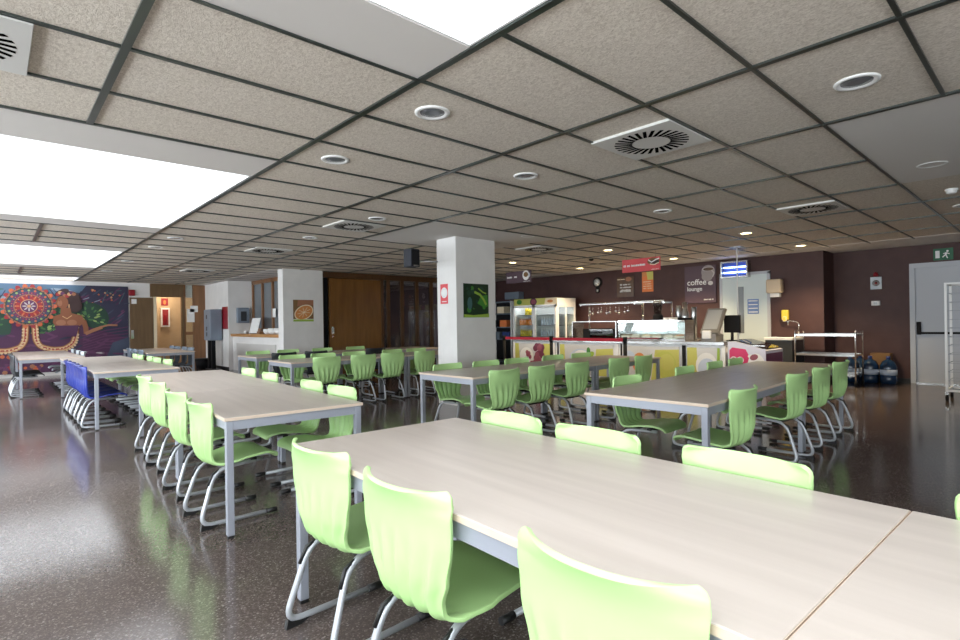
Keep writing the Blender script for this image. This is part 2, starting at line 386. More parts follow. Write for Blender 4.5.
# ------------------------------------------------------------------ chair
def chair_shell():
    prof = [(.232, .378), (.225, .397), (.200, .409), (.14, .413), (.07, .408), (0, .402), (-.06, .393), (-.115, .386), (-.155, .388), (-.187, .402), (-.207, .432),
            (-.218, .475), (-.224, .515), (-.226, .563), (-.227, .606), (-.228, .65), (-.231, .693), (-.238, .729), (-.250, .760), (-.262, .781), (-.268, .789)]
    # resample with Catmull-Rom for smoothness
    P = [Vector((0, a, b)) for a, b in prof]; path = []
    for i in range(len(P) - 1):
        p0, p1, p2, p3 = P[max(i - 1, 0)], P[i], P[i + 1], P[min(i + 2, len(P) - 1)]
        for k in range(2):
            t = k / 2; path.append(.5 * ((2 * p1) + (p2 - p0) * t + (2 * p0 - 5 * p1 + 4 * p2 - p3) * t * t + (3 * p1 - p0 - 3 * p2 + p3) * t ** 3))
    path.append(P[-1]); ns = len(path); nu = 41
    L = [0]
    for a, b in zip(path, path[1:]): L.append(L[-1] + (b - a).length)
    def lerp(x, tab):
        for (a, va), (b, vb) in zip(tab, tab[1:]):
            if x <= b: t = (x - a) / (b - a) if b > a else 0; t = max(0, min(1, t)); t = t * t * (3 - 2 * t); return va + (vb - va) * t
        return tab[-1][1]
    tot = L[-1]
    W = [(0, .170), (.03, .192), (.10, .210), (.32, .214), (.44, .192), (.52, .164), (.58, .166), (.68, .198), (.80, .220), (.955, .226), (.975, .223), (.988, .216), (1, .200)]
    bm = bmesh.new(); g = []
    for i, p in enumerate(path):
        s = L[i] / tot; t = (path[min(i + 1, ns - 1)] - path[max(i - 1, 0)]).normalized(); nrm = Vector((0, -t.z, t.y)) * -1
        # nrm: outward (behind / below); seat part -> down, back part -> rear
        w = lerp(s, W); row = []
        fl = max(0, 1 - abs((p.z - .495) / .14)) if p.y < -.12 else 0
        if p.y < -.12 and p.z < .47: fl = max(fl, .55)
        fl = fl ** .8
        curl = lerp(p.z, [(.38, .010), (.45, .022), (.60, .027), (.715, .030), (.755, .048), (.79, .068)]) if p.y < -.12 else 0
        for k in range(nu):
            u = -1 + 2 * k / (nu - 1); au = abs(u)
            q = Vector((u * w, p.y, p.z))
            if p.y < -.12:
                q.y += curl * au ** 2.6
                q.z += (.007 * au ** 2 - .004) * max(0, (p.z - .68) / .09)
            else:
                q.z += .012 * au ** 4 * (1 if s < .3 else .6) - .012 * max(0, (.12 - s) / .12) * au * au
            amp = .017 * fl * (1 - .5 * au ** 6)
            ridge = (math.cos(u * PI * 5.5) if True else 0)
            q += nrm * (amp * (-abs(math.sin(u * PI * 2.75 + .0)) ** .8 + .5) * -1.6)
            row.append(bm.verts.new(q))
        g.append(row)
    for a, b in zip(g, g[1:]):
        for k in range(nu - 1): bm.faces.new((a[k], a[k + 1], b[k + 1], b[k]))
    bmesh.ops.recalc_face_normals(bm, faces=bm.faces[:])
    me = bpy.data.meshes.new('seat_shell'); bm.to_mesh(me); bm.free()
    o = bpy.data.objects.new('seat_shell', me); COL.objects.link(o)
    sd = o.modifiers.new('s', 'SOLIDIFY'); sd.thickness = .015; sd.offset = 0
    bv = o.modifiers.new('b', 'BEVEL'); bv.width = .0055; bv.segments = 2; bv.limit_method = 'ANGLE'; bv.angle_limit = 1.0
    bpy.context.view_layer.update()
    out = bpy.data.meshes.new_from_object(o.evaluated_get(bpy.context.evaluated_depsgraph_get()))
    bpy.data.objects.remove(o)
    for f in out.polygons: f.use_smooth = True
    return out
SHELL = chair_shell(); SHELLS = {}
for k in ('green', 'blue', 'dark', 'grey', 'palegrey'):
    me = SHELL.copy(); me.materials.clear(); me.materials.append(M[k]); SHELLS[k] = me
def make_chair(kind):
    r = thing('cafeteria_chair', 'x', 'chair')
    s = bpy.data.objects.new('seat_shell', SHELLS[kind]); COL.objects.link(s); s.parent = r
    for sx in (-1, 1):
        path = fillet([(sx * .135, .14, .372), (sx * .15, -.165, .360), (sx * .185, -.275, .027), (sx * .185, .20, .021)], [.10, .085], 8)
        l = MB().tube(path, .0135, None, 12).build('leg', M['tube'], r)
        MB().tube([(sx * .185, .14, .0215), (sx * .185, .215, .0205)], .0175, None, 12).build('foot_cap', M['cap'], l)
        MB().prism([(sx * .185 - .012, -.27, 0), (sx * .185 - .012, -.205, 0), (sx * .185 - .012, -.16, .018), (sx * .185 - .012, -.26, .03), (sx * .185 - .012, -.262, .04)], (.024, 0, 0)).build('heel_foot', M['cap'], l)
        MB().tube([(sx * .149, -.13, .353), (sx * .1535, -.185, .331), (sx * .162, -.213, .265)], .0085, None, 8).build('bumper_strip', M['cap'], l)
    b = MB(); b.box(-.15, .15, .06, .10, .366, .392); b.box(-.15, .15, -.12, -.08, .352, .376)
    b.build('seat_bracket', M['cap'], r)
    return r
PROTO = {}
def chair(x, y, face, kind, label, group):
    """face: direction the sitter looks, in degrees from +X"""
    if kind not in PROTO: c = PROTO[kind] = make_chair(kind)
    else: c = copy_tree(PROTO[kind])
    c.location = (x, y, 0); c.rotation_euler = (0, 0, math.radians(face - 90))
    tag(c, label, 'chair', group); return c
ORD = ['first', 'second', 'third', 'fourth', 'fifth', 'sixth']
CN = {'green': 'green', 'blue': 'blue', 'dark': 'black', 'grey': 'blue grey', 'palegrey': 'pale grey'}
def row(axis, edge, side, cs, kind, where, group, jit=None, off=.15, end='near', slope=0.0, x0=0.0):
    """chairs along one long edge of a table; side -1: on its low side"""
    for i, c in enumerate(cs):
        a = (jit[i] if jit else random.uniform(-2.0, 2.0)) + math.degrees(slope) * (1 if axis == 'x' else -1)
        o = off + random.uniform(-.008, .010)
        lab = '%s plastic chair, %s from %s end, %s' % (CN[kind], ORD[i], end, where)
        if axis == 'y': chair(edge + slope * (c - x0) - side * o, c, (0 if side < 0 else 180) + a, kind, lab, group)
        else: chair(c, edge + slope * (c - x0) - side * o, (90 if side < 0 else -90) + a, kind, lab, group)

# ------------------------------------------------------------------ tables
def table(x0, x1, y0, y1, label, group, along='y', rot_by=0.0):
    cx, cy = (x0 + x1) / 2, (y0 + y1) / 2; w, l = x1 - x0, y1 - y0
    r = thing('cafeteria_table', label, 'table', (cx, cy, 0), 0, group)
    if along == 'y': a, b, rot = w / 2, l / 2, 0
    else: a, b, rot = l / 2, w / 2, PI / 2
    r.rotation_euler.z = rot + rot_by
    t = MB().box(-a, a, -b, b, TT - .022, TT, M['table'], .003); t.build('tabletop', None, r)
    e = MB()
    for q in ((-a - .0015, -a, -b, b), (a, a + .0015, -b, b), (-a, a, -b - .0015, -b), (-a, a, b, b + .0015)): e.box(*q, TT - .021, TT - .002)
    e.build('edge_band', M['edge'], r)
    f = MB(); i = .012
    f.box(-a + i, a - i, -b + i, -b + i + .03, TT - .078, TT - .0225); f.box(-a + i, a - i, b - i - .03, b - i, TT - .078, TT - .0225)
    f.box(-a + i, -a + i + .03, -b + i + .03, b - i - .03, TT - .078, TT - .0225); f.box(a - i - .03, a - i, -b + i + .03, b - i - .03, TT - .078, TT - .0225)
    f.build('apron', M['alu'], r)
    for sx in (-1, 1):
        for sy in (-1, 1):
            px, py = sx * (a - .03), sy * (b - .03)
            lg = MB().box(px - .021, px + .021, py - .021, py + .021, .015, TT - .023, M['alu'], .004).build('leg', None, r)
            box('foot', px - .018, px + .018, py - .018, py + .018, 0, .015, M['cap'], lg)
    return r
G = 'laminate tables'
# front pair
fl = .033
table(.985, 1.945, .315, 2.40, 'front beige table in full view, three green chairs on each long side', G, 'y', -fl)
table(.985 - fl * 2.11, 1.945 - fl * 2.11, -1.80, .310, 'beige table cut off at the lower corner, butted against the big front table', G, 'y', -fl)
g = 'chairs at the front table'
row('y', .985, -1, [2.05, 1.41, .665], 'green', 'open floor side of front table', g, [5, 4, 4], end='far', off=.17, slope=fl, x0=1.357)
row('y', 1.945, 1, [1.98, 1.42, .79, -.012], 'green', 'inner side of front tables, only back showing', g, [0, 1, -1, 0], end='far', off=.17, slope=fl, x0=1.357)
# long row behind
tl = .058
def row_table(y0, y1, label):
    q = tl * ((y0 + y1) / 2 - 3.37); table(1.02 + q, 1.92 + q, y0, y1, label, G, 'y', -tl)
row_table(3.355, 4.95, 'nearer and shorter of two beige tables in the row behind the front table')
row_table(4.957, 7.25, 'farther and longer of two beige tables in the row behind the front table')
g = 'chairs at the row behind the front table'
row('y', 1.02, -1, [3.84, 4.60, 5.54, 6.28], 'green', 'open floor side of row behind front table', g, [5, 6, 6, 5], off=.162, slope=tl, x0=3.37)
row('y', 1.92, 1, [3.80, 4.40, 5.48, 6.25], 'green', 'inner side of row behind front table', g, [3, 1, 0, 2], slope=tl, x0=3.37)
# blue chair table
table(.93, 1.88, 8.12, 10.62, 'beige table lined with blue chairs, its near half', G)
table(.93, 1.88, 10.625, 12.55, 'beige table lined with blue chairs, its far half', G)
row('y', .93, -1, [8.50, 8.96, 9.42, 9.88, 10.34], 'blue', 'open floor side of its table', 'blue chairs', [0, 0, 0, 0, 0])
row('y', 1.88, 1, [9.05, 9.72, 10.28, 10.95, 11.45], 'green', 'across the table from the blue chairs', 'green chairs opposite the blue ones')
# mural table
table(.36, 1.34, 12.85, 14.95, 'beige table in front of the mural, near half', G)
table(.36, 1.34, 14.955, 16.95, 'beige table in front of the mural, half closest to the wall', G)
row('y', .36, -1, [13.38, 13.86, 14.34], 'dark', 'open floor side of table before mural', 'black chairs at the mural table')
row('y', 1.34, 1, [13.8, 14.65, 15.7], 'palegrey', 'inner side of table before mural', 'pale grey chairs at the mural table')
# door table
table(2.45, 3.39, 13.25, 16.05, 'beige table in front of the open doorway with grey chairs', G)
row('y', 2.45, -1, [13.6, 14.25, 14.9], 'grey', 'mural side of table by the doorway', 'grey chairs at the doorway table')
row('y', 3.39, 1, [13.8, 14.4, 15.0, 15.6], 'grey', 'kitchen side of table by the doorway', 'grey chairs at the doorway table', [0, 0, 0, 0])
# pair pointing at the freezer, turned slightly
sl = .045
table(3.37, 5.60, 1.60, 2.54, 'near half of the brown looking table pair pointing at the ice cream freezer', G, 'x', sl)
table(5.606, 7.26, 1.60 + sl * 1.95, 2.54 + sl * 1.95, 'far half of the brown looking table pair pointing at the ice cream freezer', G, 'x', sl)
g = 'chairs at the table by the freezer'
row('x', 1.60, -1, [3.91, 5.27, 6.06, 6.90], 'green', 'exit door side of table by the freezer', g, [-3, -6, -6, -6], slope=sl, x0=4.51, off=.165)
row('x', 2.54, 1, [4.08, 5.24, 6.03, 6.64], 'green', 'counter side of table by the freezer', g, slope=sl, x0=4.51)
# middle pair
table(3.53, 5.62, 3.98, 4.89, 'beige table in front of the white pillar, longer near one of its pair', G, 'x')
table(5.625, 7.2, 3.98, 4.89, 'brown looking shorter table of the pillar pair, closer to the bar counter', G, 'x')
g = 'chairs at the pillar table'
row('x', 3.98, -1, [3.91, 4.50, 5.14, 6.03, 6.63], 'green', 'front side of table by the pillar', g, off=.135)
row('x', 4.89, 1, [4.0, 4.61, 5.17, 5.93, 6.57], 'green', 'rear side of table by the pillar', g)
# back pairs
table(3.22, 5.27, 7.62, 8.5, 'beige table between white pillar and orange picture, near half', G, 'x')
table(5.275, 7.2, 7.62, 8.5, 'beige table before the wooden doors, far half running behind the white pillar', G, 'x')
g = 'chairs at the table before the wooden doors'
row('x', 7.62, -1, [3.76, 4.39, 4.94, 5.60], 'green', 'front side of table before wooden doors', g)
row('x', 8.5, 1, [3.64, 4.18, 4.76, 5.58, 6.12], 'green', 'rear side of table before wooden doors', g)
table(3.38, 5.45, 9.47, 10.42, 'small looking beige table by the kitchen ledge, black chairs in front of it', G, 'x')
table(5.455, 7.4, 9.47, 10.42, 'beige table furthest back, in front of the wooden doors', G, 'x')
row('x', 9.47, -1, [3.86, 4.46, 5.74], 'dark', 'front side of rearmost table', 'black chairs at the rearmost table')
row('x', 10.42, 1, [3.78, 4.38, 5.1, 5.88], 'green', 'rear side of rearmost table', 'green chairs at the rearmost table')

# ------------------------------------------------------------------ ceiling fittings
def downlight(x, y, lit, label, group):
    r = thing('ceiling_downlight', label, 'ceiling light', (x, y, H), 0, group)
    MB().lathe([(.078, -.002), (.088, -.010), (.108, -.010), (.112, -.004), (.112, 0), (.078, 0)], (0, 0, 0), None, 28).build('trim_ring', M['white'], r)
    MB().lathe([(.001, -.004), (.04, -.006), (.078, -.003), (.078, 0)], (0, 0, 0), None, 28).build('lens', M['lampwarm'] if lit else M['lens'], r)
    if lit:
        l = bpy.data.lights.new('lamp', 'SPOT'); l.energy = 230 if x > 10 else 120; l.color = (1, .78, .48); l.spot_size = 2.2; l.spot_blend = .7; l.shadow_soft_size = .06
        o = bpy.data.objects.new('lamp', l); COL.objects.link(o); o.location = (x, y, H - .03)
    return r
for x, y, lb in ((2.07, 2.68, 'round unlit downlight in the ceiling above the front table corner'), (2.06, 3.95, 'round unlit downlight over the long table behind the front one'),
              (3.61, 3.30, 'round unlit downlight in ceiling before the big square air grille'), (3.63, .78, 'big round unlit downlight in the tile beside the plain ceiling panel'),
              (6.11, .77, 'round unlit downlight set in the smooth plain ceiling panel'), (6.09, 3.31, 'round unlit downlight above the table by the freezer'),
              (3.61, 5.84, 'round unlit downlight beside the square grille over the pillar table'), (3.6, 7.74, 'round unlit downlight between two grilles left of the hanging loudspeaker'),
              (2.05, 8.96, 'unlit downlight over the blue chair table, beside the skylight edge'), (2.03, 10.16, 'unlit downlight over the far half of the blue chair table'),
              (2.02, 12.6, 'tiny far downlight near the mural, first of two'), (2.01, 15.08, 'tiny far downlight near the mural, closest to the wall'), (6.15, 5.6, 'unlit downlight in the plain panel beside the pillar'),
              (8.7, .8, 'small unlit downlight near the smoke detector')):
    downlight(x, y, False, lb, 'unlit downlights')
for x, y, lb in ((8.65, 8.34, 'glowing downlight before the fridge end of the counter'), (8.63, 5.82, 'glowing downlight in front of the middle of the counter'), (8.71, 3.34, 'glowing downlight over the ice cream freezer'),
              (11.0, 8.25, 'glowing downlight by the wall clock'), (11.03, 5.75, 'glowing downlight by the coffee sign'), (11.07, 3.28, 'glowing downlight by the corner of the brown wall')):
    downlight(x, y, True, lb, 'lit downlights over the bar')
def diffuser(x, y, label):
    r = thing('ceiling_vent', label, 'air vent', (x, y, H), 0, 'square air grilles'); a = .311
    MB().box(-a, a, -a, a, -.022, -.012, M['vent'], .003).box(-a + .01, a - .01, -a + .01, a - .01, -.012, 0, M['vent']).build('face_plate', None, r)
    s = MB()
    for k in range(28):
        t = 2 * PI * k / 28; c, n = math.cos(t), math.sin(t); d = (-n * .0125, c * .0125); tw = .35
        c2, n2 = math.cos(t + tw * .35), math.sin(t + tw * .35)
        p = [(.135 * c - d[0], .135 * n - d[1]), (.262 * c2 - d[0], .262 * n2 - d[1]), (.262 * c2 + d[0], .262 * n2 + d[1]), (.135 * c + d[0], .135 * n + d[1])]
        s.prism([(q[0], q[1], -.0223) for q in p], (0, 0, -.0012))
    s.build('slots', M['slot'], r)
    return r
for x, y, lb in ((3.616, 2.05, 'large square swirl grille over the table before the bar'), (3.616, 6.44, 'square swirl grille over the table by the pillar'), (3.616, 9.45, 'small square swirl grille in front of the orange picture'),
              (7.372, 2.05, 'square swirl grille in the darker ceiling near the bar corner'), (7.372, 6.44, 'square swirl grille beyond the white pillar, seen very flat'), (-.16, 3.30, 'square swirl grille cut by the picture edge between the skylights'),
              (3.616, 13.83, 'far square grille in front of the white wall by the doorway')):
    diffuser(x, y, lb)
r = thing('smoke_detector', 'white round smoke detector under the ceiling near the emergency door', 'smoke detector', (7.49, .79, H))
MB().lathe([(.055, 0), (.055, -.015), (.045, -.02), (.045, -.04), (.03, -.05), (.001, -.05)], (0, 0, 0), None, 20).build('housing', M['white'], r)
tag(MB().lathe([(.05, 0), (.05, -.02), (.03, -.035), (.001, -.04)], (9.6, 6.9, H), None, 16).build('ceiling_camera', M['black']), 'tiny black dome camera under the ceiling left of the wall clock', 'camera')
r = thing('wall_mounted_loudspeaker', 'dark blue grey loudspeaker on a bracket beside the white pillar top', 'speaker', (4.68, 6.62, 2.12), math.radians(8))
MB().box(-.09, .09, -.085, .085, 0, .27, M['grey_paint'], .012).build('cabinet', None, r)
r.children[0].data.materials.clear(); r.children[0].data.materials.append(mat('speaker_black', (.006, .009, .02), .6))
box('front_grille', -.075, .075, -.09, -.085, .03, .25, M['black'], r)
box('brand_plate', -.05, .05, -.093, -.086, .008, .03, M['steel'], r)
MB().tube([(.085, .04, .10), (.34, .05, .12), (.575, .02, .13)], .014, None, 8).build('bracket', M['steel'], r)

# ------------------------------------------------------------------ pictures, posters (flat paintings built as painted sheets)
class Flat:
    """painted sheet: quads and discs of flat paint a hair in front of a board. e1: across, e2: up, n: towards viewer"""
    def __init__(s, o, e1, e2, n): s.o, s.e1, s.e2, s.n = Vector(o), Vector(e1), Vector(e2), Vector(n); s.mb = MB(); s.k = 0; s.st = .0003
    def P(s, a, b): return s.o + s.e1 * a + s.e2 * b + s.n * (s.st * s.k + .0005)
    def poly(s, pts, m): s.k += 1; s.mb.poly([s.P(*p) for p in pts], m); return s
    def disc(s, a, b, r, m, r2=None, n=20, rot=0):
        r2 = r2 or r; c, q = math.cos(rot), math.sin(rot)
        return s.poly([(a + r * math.cos(2 * PI * k / n) * c - r2 * math.sin(2 * PI * k / n) * q, b + r * math.cos(2 * PI * k / n) * q + r2 * math.sin(2 * PI * k / n) * c) for k in range(n)], m)
    def ring(s, a, b, r0, r1, m, n=28):
        s.k += 1
        for k in range(n):
            t0, t1 = 2 * PI * k / n, 2 * PI * (k + 1) / n
            s.mb.poly([s.P(a + r0 * math.cos(t0), b + r0 * math.sin(t0)), s.P(a + r1 * math.cos(t0), b + r1 * math.sin(t0)), s.P(a + r1 * math.cos(t1), b + r1 * math.sin(t1)), s.P(a + r0 * math.cos(t1), b + r0 * math.sin(t1))], m)
        return s
    def band(s, pts, w, m):
        s.k += 1; pts = [Vector((p[0], p[1], 0)) for p in pts]
        L = []
        for i, p in enumerate(pts):
            t = (pts[min(i + 1, len(pts) - 1)] - pts[max(i - 1, 0)]).normalized(); q = Vector((-t.y, t.x, 0)) * w / 2; L.append((p + q, p - q))
        for (a, b), (c, d) in zip(L, L[1:]): s.mb.poly([s.P(a.x, a.y), s.P(b.x, b.y), s.P(d.x, d.y), s.P(c.x, c.y)], m)
        return s
    def board(s, w, h, t, m):
        p = [s.o + s.e1 * a + s.e2 * b - s.n * t for a, b in ((0, 0), (w, 0), (w, h), (0, h))]
        s.mb.prism(p, s.n * t, m); return s
    def build(s, name, parent=None): return s.mb.build(name, None, parent)
Y = (0, -1, 0)
# the mural
mc = lambda n, c: M.setdefault(n, mat(n, c, .6))
mc('mu_purple', (.075, .022, .068)); mc('mu_plum', (.12, .035, .10)); mc('mu_sky', (.10, .17, .26)); mc('mu_cloud', (.28, .36, .44)); mc('mu_night', (.035, .032, .07)); mc('mu_slate', (.05, .065, .11))
mc('mu_green', (.018, .055, .035)); mc('mu_leaf', (.06, .16, .05)); mc('mu_lime', (.28, .38, .12)); mc('mu_gold', (.58, .33, .16)); mc('mu_orange', (.55, .13, .05)); mc('mu_red', (.32, .03, .035)); mc('mu_skin', (.24, .085, .04)); mc('mu_skin2', (.33, .14, .075)); mc('mu_hair', (.05, .025, .025)); mc('mu_cream', (.62, .45, .27)); mc('mu_teal', (.06, .14, .15)); mc('mu_pale', (.5, .45, .45))
rnd = random.Random(3)
F = Flat((-3.6, 18.70, .10), (1, 0, 0), (0, 0, 1), Y)
Fw = 6.6; F.st = .00004
F.board(Fw, 2.39, .012, M['mu_purple'])
def X(x): return x + 3.6     # world x on the wall
def Z(z): return z - .10
F.poly([(0, Z(1.9)), (X(3.0), Z(1.35)), (X(3.0), Z(2.49)), (0, Z(2.49))], M['mu_sky'])
for k in range(46):
    x, z = rnd.uniform(-3.5, 2.3), rnd.uniform(1.75, 2.42); F.disc(X(x), Z(z), rnd.uniform(.10, .3), M[rnd.choice(['mu_cloud', 'mu_sky', 'mu_teal', 'mu_slate'])], rnd.uniform(.02, .05), 10, rnd.uniform(-.2, .3))
F.poly([(X(2.0), Z(2.49)), (X(1.75), Z(2.1)), (X(2.1), Z(1.7)), (X(2.2), Z(1.2)), (X(3.0), Z(.9)), (X(3.0), Z(2.49))], M['mu_night'])
for k in range(40):
    x, z = rnd.uniform(1.85, 2.9), rnd.uniform(1.3, 2.42); F.disc(X(x), Z(z), rnd.uniform(.05, .16), M[rnd.choice(['mu_purple', 'mu_plum', 'mu_slate', 'mu_plum'])], .02, 8, .7)
for k in range(16): F.disc(X(rnd.uniform(2.05, 2.85)), Z(rnd.uniform(1.9, 2.4)), .025, M[rnd.choice(['mu_gold', 'mu_orange'])], None, 8)
for cx, cz, rr in ((-.15, 1.35, .55), (.95, 1.35, .0), (1.55, 1.5, .50), (2.0, 1.55, .52), (1.12, 1.25, .36), (-1.6, 1.3, .5)):
    if rr:
        F.disc(X(cx), Z(cz), rr, M['mu_green'], rr * .9)
        for k in range(60):
            t, q = rnd.uniform(0, 6.28), rnd.uniform(.15, .9) * rr; F.disc(X(cx + q * math.cos(t)), Z(cz + q * math.sin(t)), .05, M[rnd.choice(['mu_leaf', 'mu_green', 'mu_leaf', 'mu_lime'])], .025, 8, t)
for k in range(70):
    x = rnd.uniform(-3.5, 2.9); F.band([(X(x), Z(rnd.uniform(1.9, 2.4))), (X(x + .14), Z(rnd.uniform(2.0, 2.4)))], .018, M[rnd.choice(['mu_teal', 'mu_slate', 'mu_cloud', 'mu_night'])])
# dress and lower ground
F.poly([(0, 0), (X(3.0), 0), (X(3.0), Z(.95)), (X(1.7), Z(1.45)), (X(1.1), Z(1.15)), (0, Z(1.1))], M['mu_purple'])
for k in range(200):
    x, z = rnd.uniform(-3.5, 2.9), rnd.uniform(.15, 1.2); F.disc(X(x), Z(z), rnd.uniform(.05, .16), M[rnd.choice(['mu_plum', 'mu_purple', 'mu_night', 'mu_plum'])], .03, 8, rnd.uniform(-.6, .6))
for k in range(150):
    x, z = rnd.uniform(-3.5, 1.0), rnd.uniform(.14, .62); F.disc(X(x), Z(z), rnd.uniform(.03, .07), M[rnd.choice(['mu_red', 'mu_orange', 'mu_plum', 'mu_skin2'])], None, 8)
for k in range(7):
    F.band([(X(1.9), Z(1.0 - .07 * k)), (X(2.4), Z(1.2 - .08 * k)), (X(2.98), Z(1.3 - .1 * k))], .022, M['mu_plum'])
F.poly([(X(2.45), Z(.45)), (X(2.6), Z(.85)), (X(3.0), Z(1.0)), (X(3.0), Z(.3))], M['mu_slate'])
for k in range(9): F.disc(X(1.7 + .13 * k), Z(.62 - .012 * k), .16, M[['mu_plum', 'mu_slate', 'mu_pale'][k % 3] if k % 4 else 'mu_plum'], .025, 10, -.1)
# golden beaded paths
for sgn in (-1, 1):
    tr = [(X(.77 + sgn * .09), Z(1.75)), (X(.77 + sgn * .095), Z(1.25)), (X(.77 + sgn * .11), Z(.98)), (X(.77 + sgn * .20), Z(.80)), (X(.77 + sgn * .45), Z(.71)), (X(.77 + sgn * .72), Z(.72))]
    if sgn > 0: tr += [(X(1.68), Z(.86)), (X(1.74), Z(1.08)), (X(1.74), Z(1.36))]
    else: tr += [(X(-.4), Z(.62)), (X(-1.5), Z(.64))]
    tr = fillet([(a, b, 0) for a, b in tr], [.08] * (len(tr) - 2), 4)
    F.band(tr, .15, M['mu_skin']); F.band(tr, .10, M['mu_gold']); F.band(tr, .035, M['mu_red'])
    acc = 0
    for a, b in zip(tr, tr[1:]):
        acc += (b - a).length
        if acc > .05: acc = 0; F.disc(b.x + .05 * sgn, b.y - .06, .03, M['mu_cream'], None, 8); F.disc(b.x - .02 * sgn, b.y + .01, .02, M['mu_cream'], None, 8)
# mandala
cx, cz = X(.75), Z(1.89)
for k in range(22):
    t = 2 * PI * k / 22; F.disc(cx + 1.14 * .46 * math.cos(t), cz + 1.14 * .46 * math.sin(t), .07, M[['mu_orange', 'mu_red'][k % 2]], .055, 10, t)
F.disc(cx, cz, .52, M['mu_plum'])
for r0, r1, m in ((.42, .45, 'mu_skin2'), (.40, .42, 'mu_green'), (.34, .40, 'mu_slate'), (.28, .34, 'mu_plum'), (.262, .28, 'mu_skin2'), (.16, .26, 'mu_red'), (.145, .16, 'mu_gold')): F.ring(cx, cz, r0 * 1.14, r1 * 1.14, M[m])
for k in range(20):
    t = 2 * PI * k / 20; F.disc(cx + 1.14 * .37 * math.cos(t), cz + 1.14 * .37 * math.sin(t), .028, M[['mu_orange', 'mu_lime'][k % 2]], None, 8)
for k in range(12):
    t = 2 * PI * k / 12; F.disc(cx + 1.14 * .21 * math.cos(t), cz + 1.14 * .21 * math.sin(t), .05, M[['mu_orange', 'mu_plum'][k % 2]], .022, 8, t)
for k in range(36):
    t = 2 * PI * k / 36; F.disc(cx + 1.14 * .425 * math.cos(t), cz + 1.14 * .425 * math.sin(t), .016, M[['mu_red', 'mu_plum', 'mu_green'][k % 3]], None, 6); F.disc(cx + 1.14 * .31 * math.cos(t), cz + 1.14 * .31 * math.sin(t), .018, M[['mu_lime', 'mu_red', 'mu_orange'][k % 3]], .01, 6, t)
    F.disc(cx + 1.14 * .245 * math.cos(t), cz + 1.14 * .245 * math.sin(t), .012, M[['mu_gold', 'mu_green'][k % 2]], None, 6)
F.disc(cx, cz, .165, M['mu_plum'])
for k in range(8):
    t = 2 * PI * k / 8; F.disc(cx + 1.14 * .08 * math.cos(t), cz + 1.14 * .08 * math.sin(t), .05, M['mu_pale'], .018, 8, t)
F.disc(cx, cz, .04, M['mu_gold'])
# woman in profile
F.disc(X(1.63), Z(2.06), .24, M['mu_hair'], .26); F.disc(X(1.72), Z(1.92), .18, M['mu_hair'], .2); F.disc(X(1.45), Z(2.27), .17, M['mu_hair'], .09, 14, .5)
for k in range(8): F.disc(X(1.36 + .05 * k), Z(2.22 + .05 * math.sin(k * 1.3)), .05, M[['mu_red', 'mu_gold', 'mu_plum', 'mu_skin2'][k % 4]], None, 8)
F.poly([(X(1.42), Z(1.84)), (X(1.62), Z(1.86)), (X(1.68), Z(1.6)), (X(1.40), Z(1.6))], M['mu_skin'])
F.disc(X(1.455), Z(2.0), .13, M['mu_skin'], .18, 16, .1)
F.poly([(X(1.345), Z(2.06)), (X(1.29), Z(1.95)), (X(1.335), Z(1.92))], M['mu_skin'])
F.disc(X(1.40), Z(1.98), .05, M['mu_skin2'], .09); F.disc(X(1.395), Z(2.045), .022, M['mu_hair'], .010, 8)
F.disc(X(1.365), Z(1.885), .03, M['mu_red'], .012, 8); F.disc(X(1.6), Z(1.9), .015, M['mu_gold'], .06, 8)
F.poly([(X(1.27), Z(1.62)), (X(1.42), Z(1.68)), (X(1.66), Z(1.70)), (X(1.88), Z(1.64)), (X(1.96), Z(1.45)), (X(1.8), Z(1.32)), (X(1.3), Z(1.34)), (X(1.24), Z(1.45))], M['mu_skin'])
F.disc(X(1.42), Z(1.44), .11, M['mu_skin2'], .08); F.disc(X(1.66), Z(1.44), .11, M['mu_skin2'], .08)
F.band([(X(1.45), Z(1.62)), (X(1.55), Z(1.55)), (X(1.66), Z(1.64))], .02, M['mu_gold'])
F.band([(X(1.92), Z(1.5)), (X(1.97), Z(1.3)), (X(1.98), Z(1.12))], .12, M['mu_skin']); F.band([(X(1.96), Z(1.12)), (X(2.15), Z(1.22)), (X(2.35), Z(1.30))], .09, M['mu_skin2'])
F.band([(X(2.3), Z(1.30)), (X(2.5), Z(1.36)), (X(2.72), Z(1.35))], .05, M['mu_skin2'])
F.poly([(X(1.28), Z(1.36)), (X(1.82), Z(1.36)), (X(1.75), Z(1.05)), (X(1.35), Z(1.05))], M['mu_purple'])
mur = F.build('mural'); tag(mur, 'big purple mural of a woman and a round mandala on the far wall', 'mural')

def picture(name, label, o, e1, w, h, paint, t=.02, bm='white', up=(0, 0, 1), cat='picture', parent=None):
    e1 = Vector(e1); n = Vector(e1).cross(Vector(up)); f = Flat(o, e1, up, n); f.board(w, h, t, M[bm]); paint(f, w, h); ob = f.build(name, parent)
    if parent is None: tag(ob, label, cat)
    return ob
def orange_pic(f, w, h):
    f.poly([(0, .06), (w, .06), (w, h), (0, h)], M['card']); f.poly([(.1, h * .7), (w, h * .75), (w, h), (.12, h)], M['mu_skin2'])
    f.disc(w * .52, h * .42, .25, M['cream'], .17, 24, .45); f.disc(w * .52, h * .42, .225, M['apricot'], .148, 24, .45)
    for k in range(9):
        t = 2 * PI * k / 9; a = (.17 * math.cos(t), .11 * math.sin(t)); c, s = math.cos(.45), math.sin(.45)
        f.band([(w * .52, h * .42), (w * .52 + a[0] * c - a[1] * s, h * .42 + a[0] * s + a[1] * c)], .01, M['cream'])
    f.poly([(0, 0), (w, 0), (w, .05), (0, .05)], M['lime'])
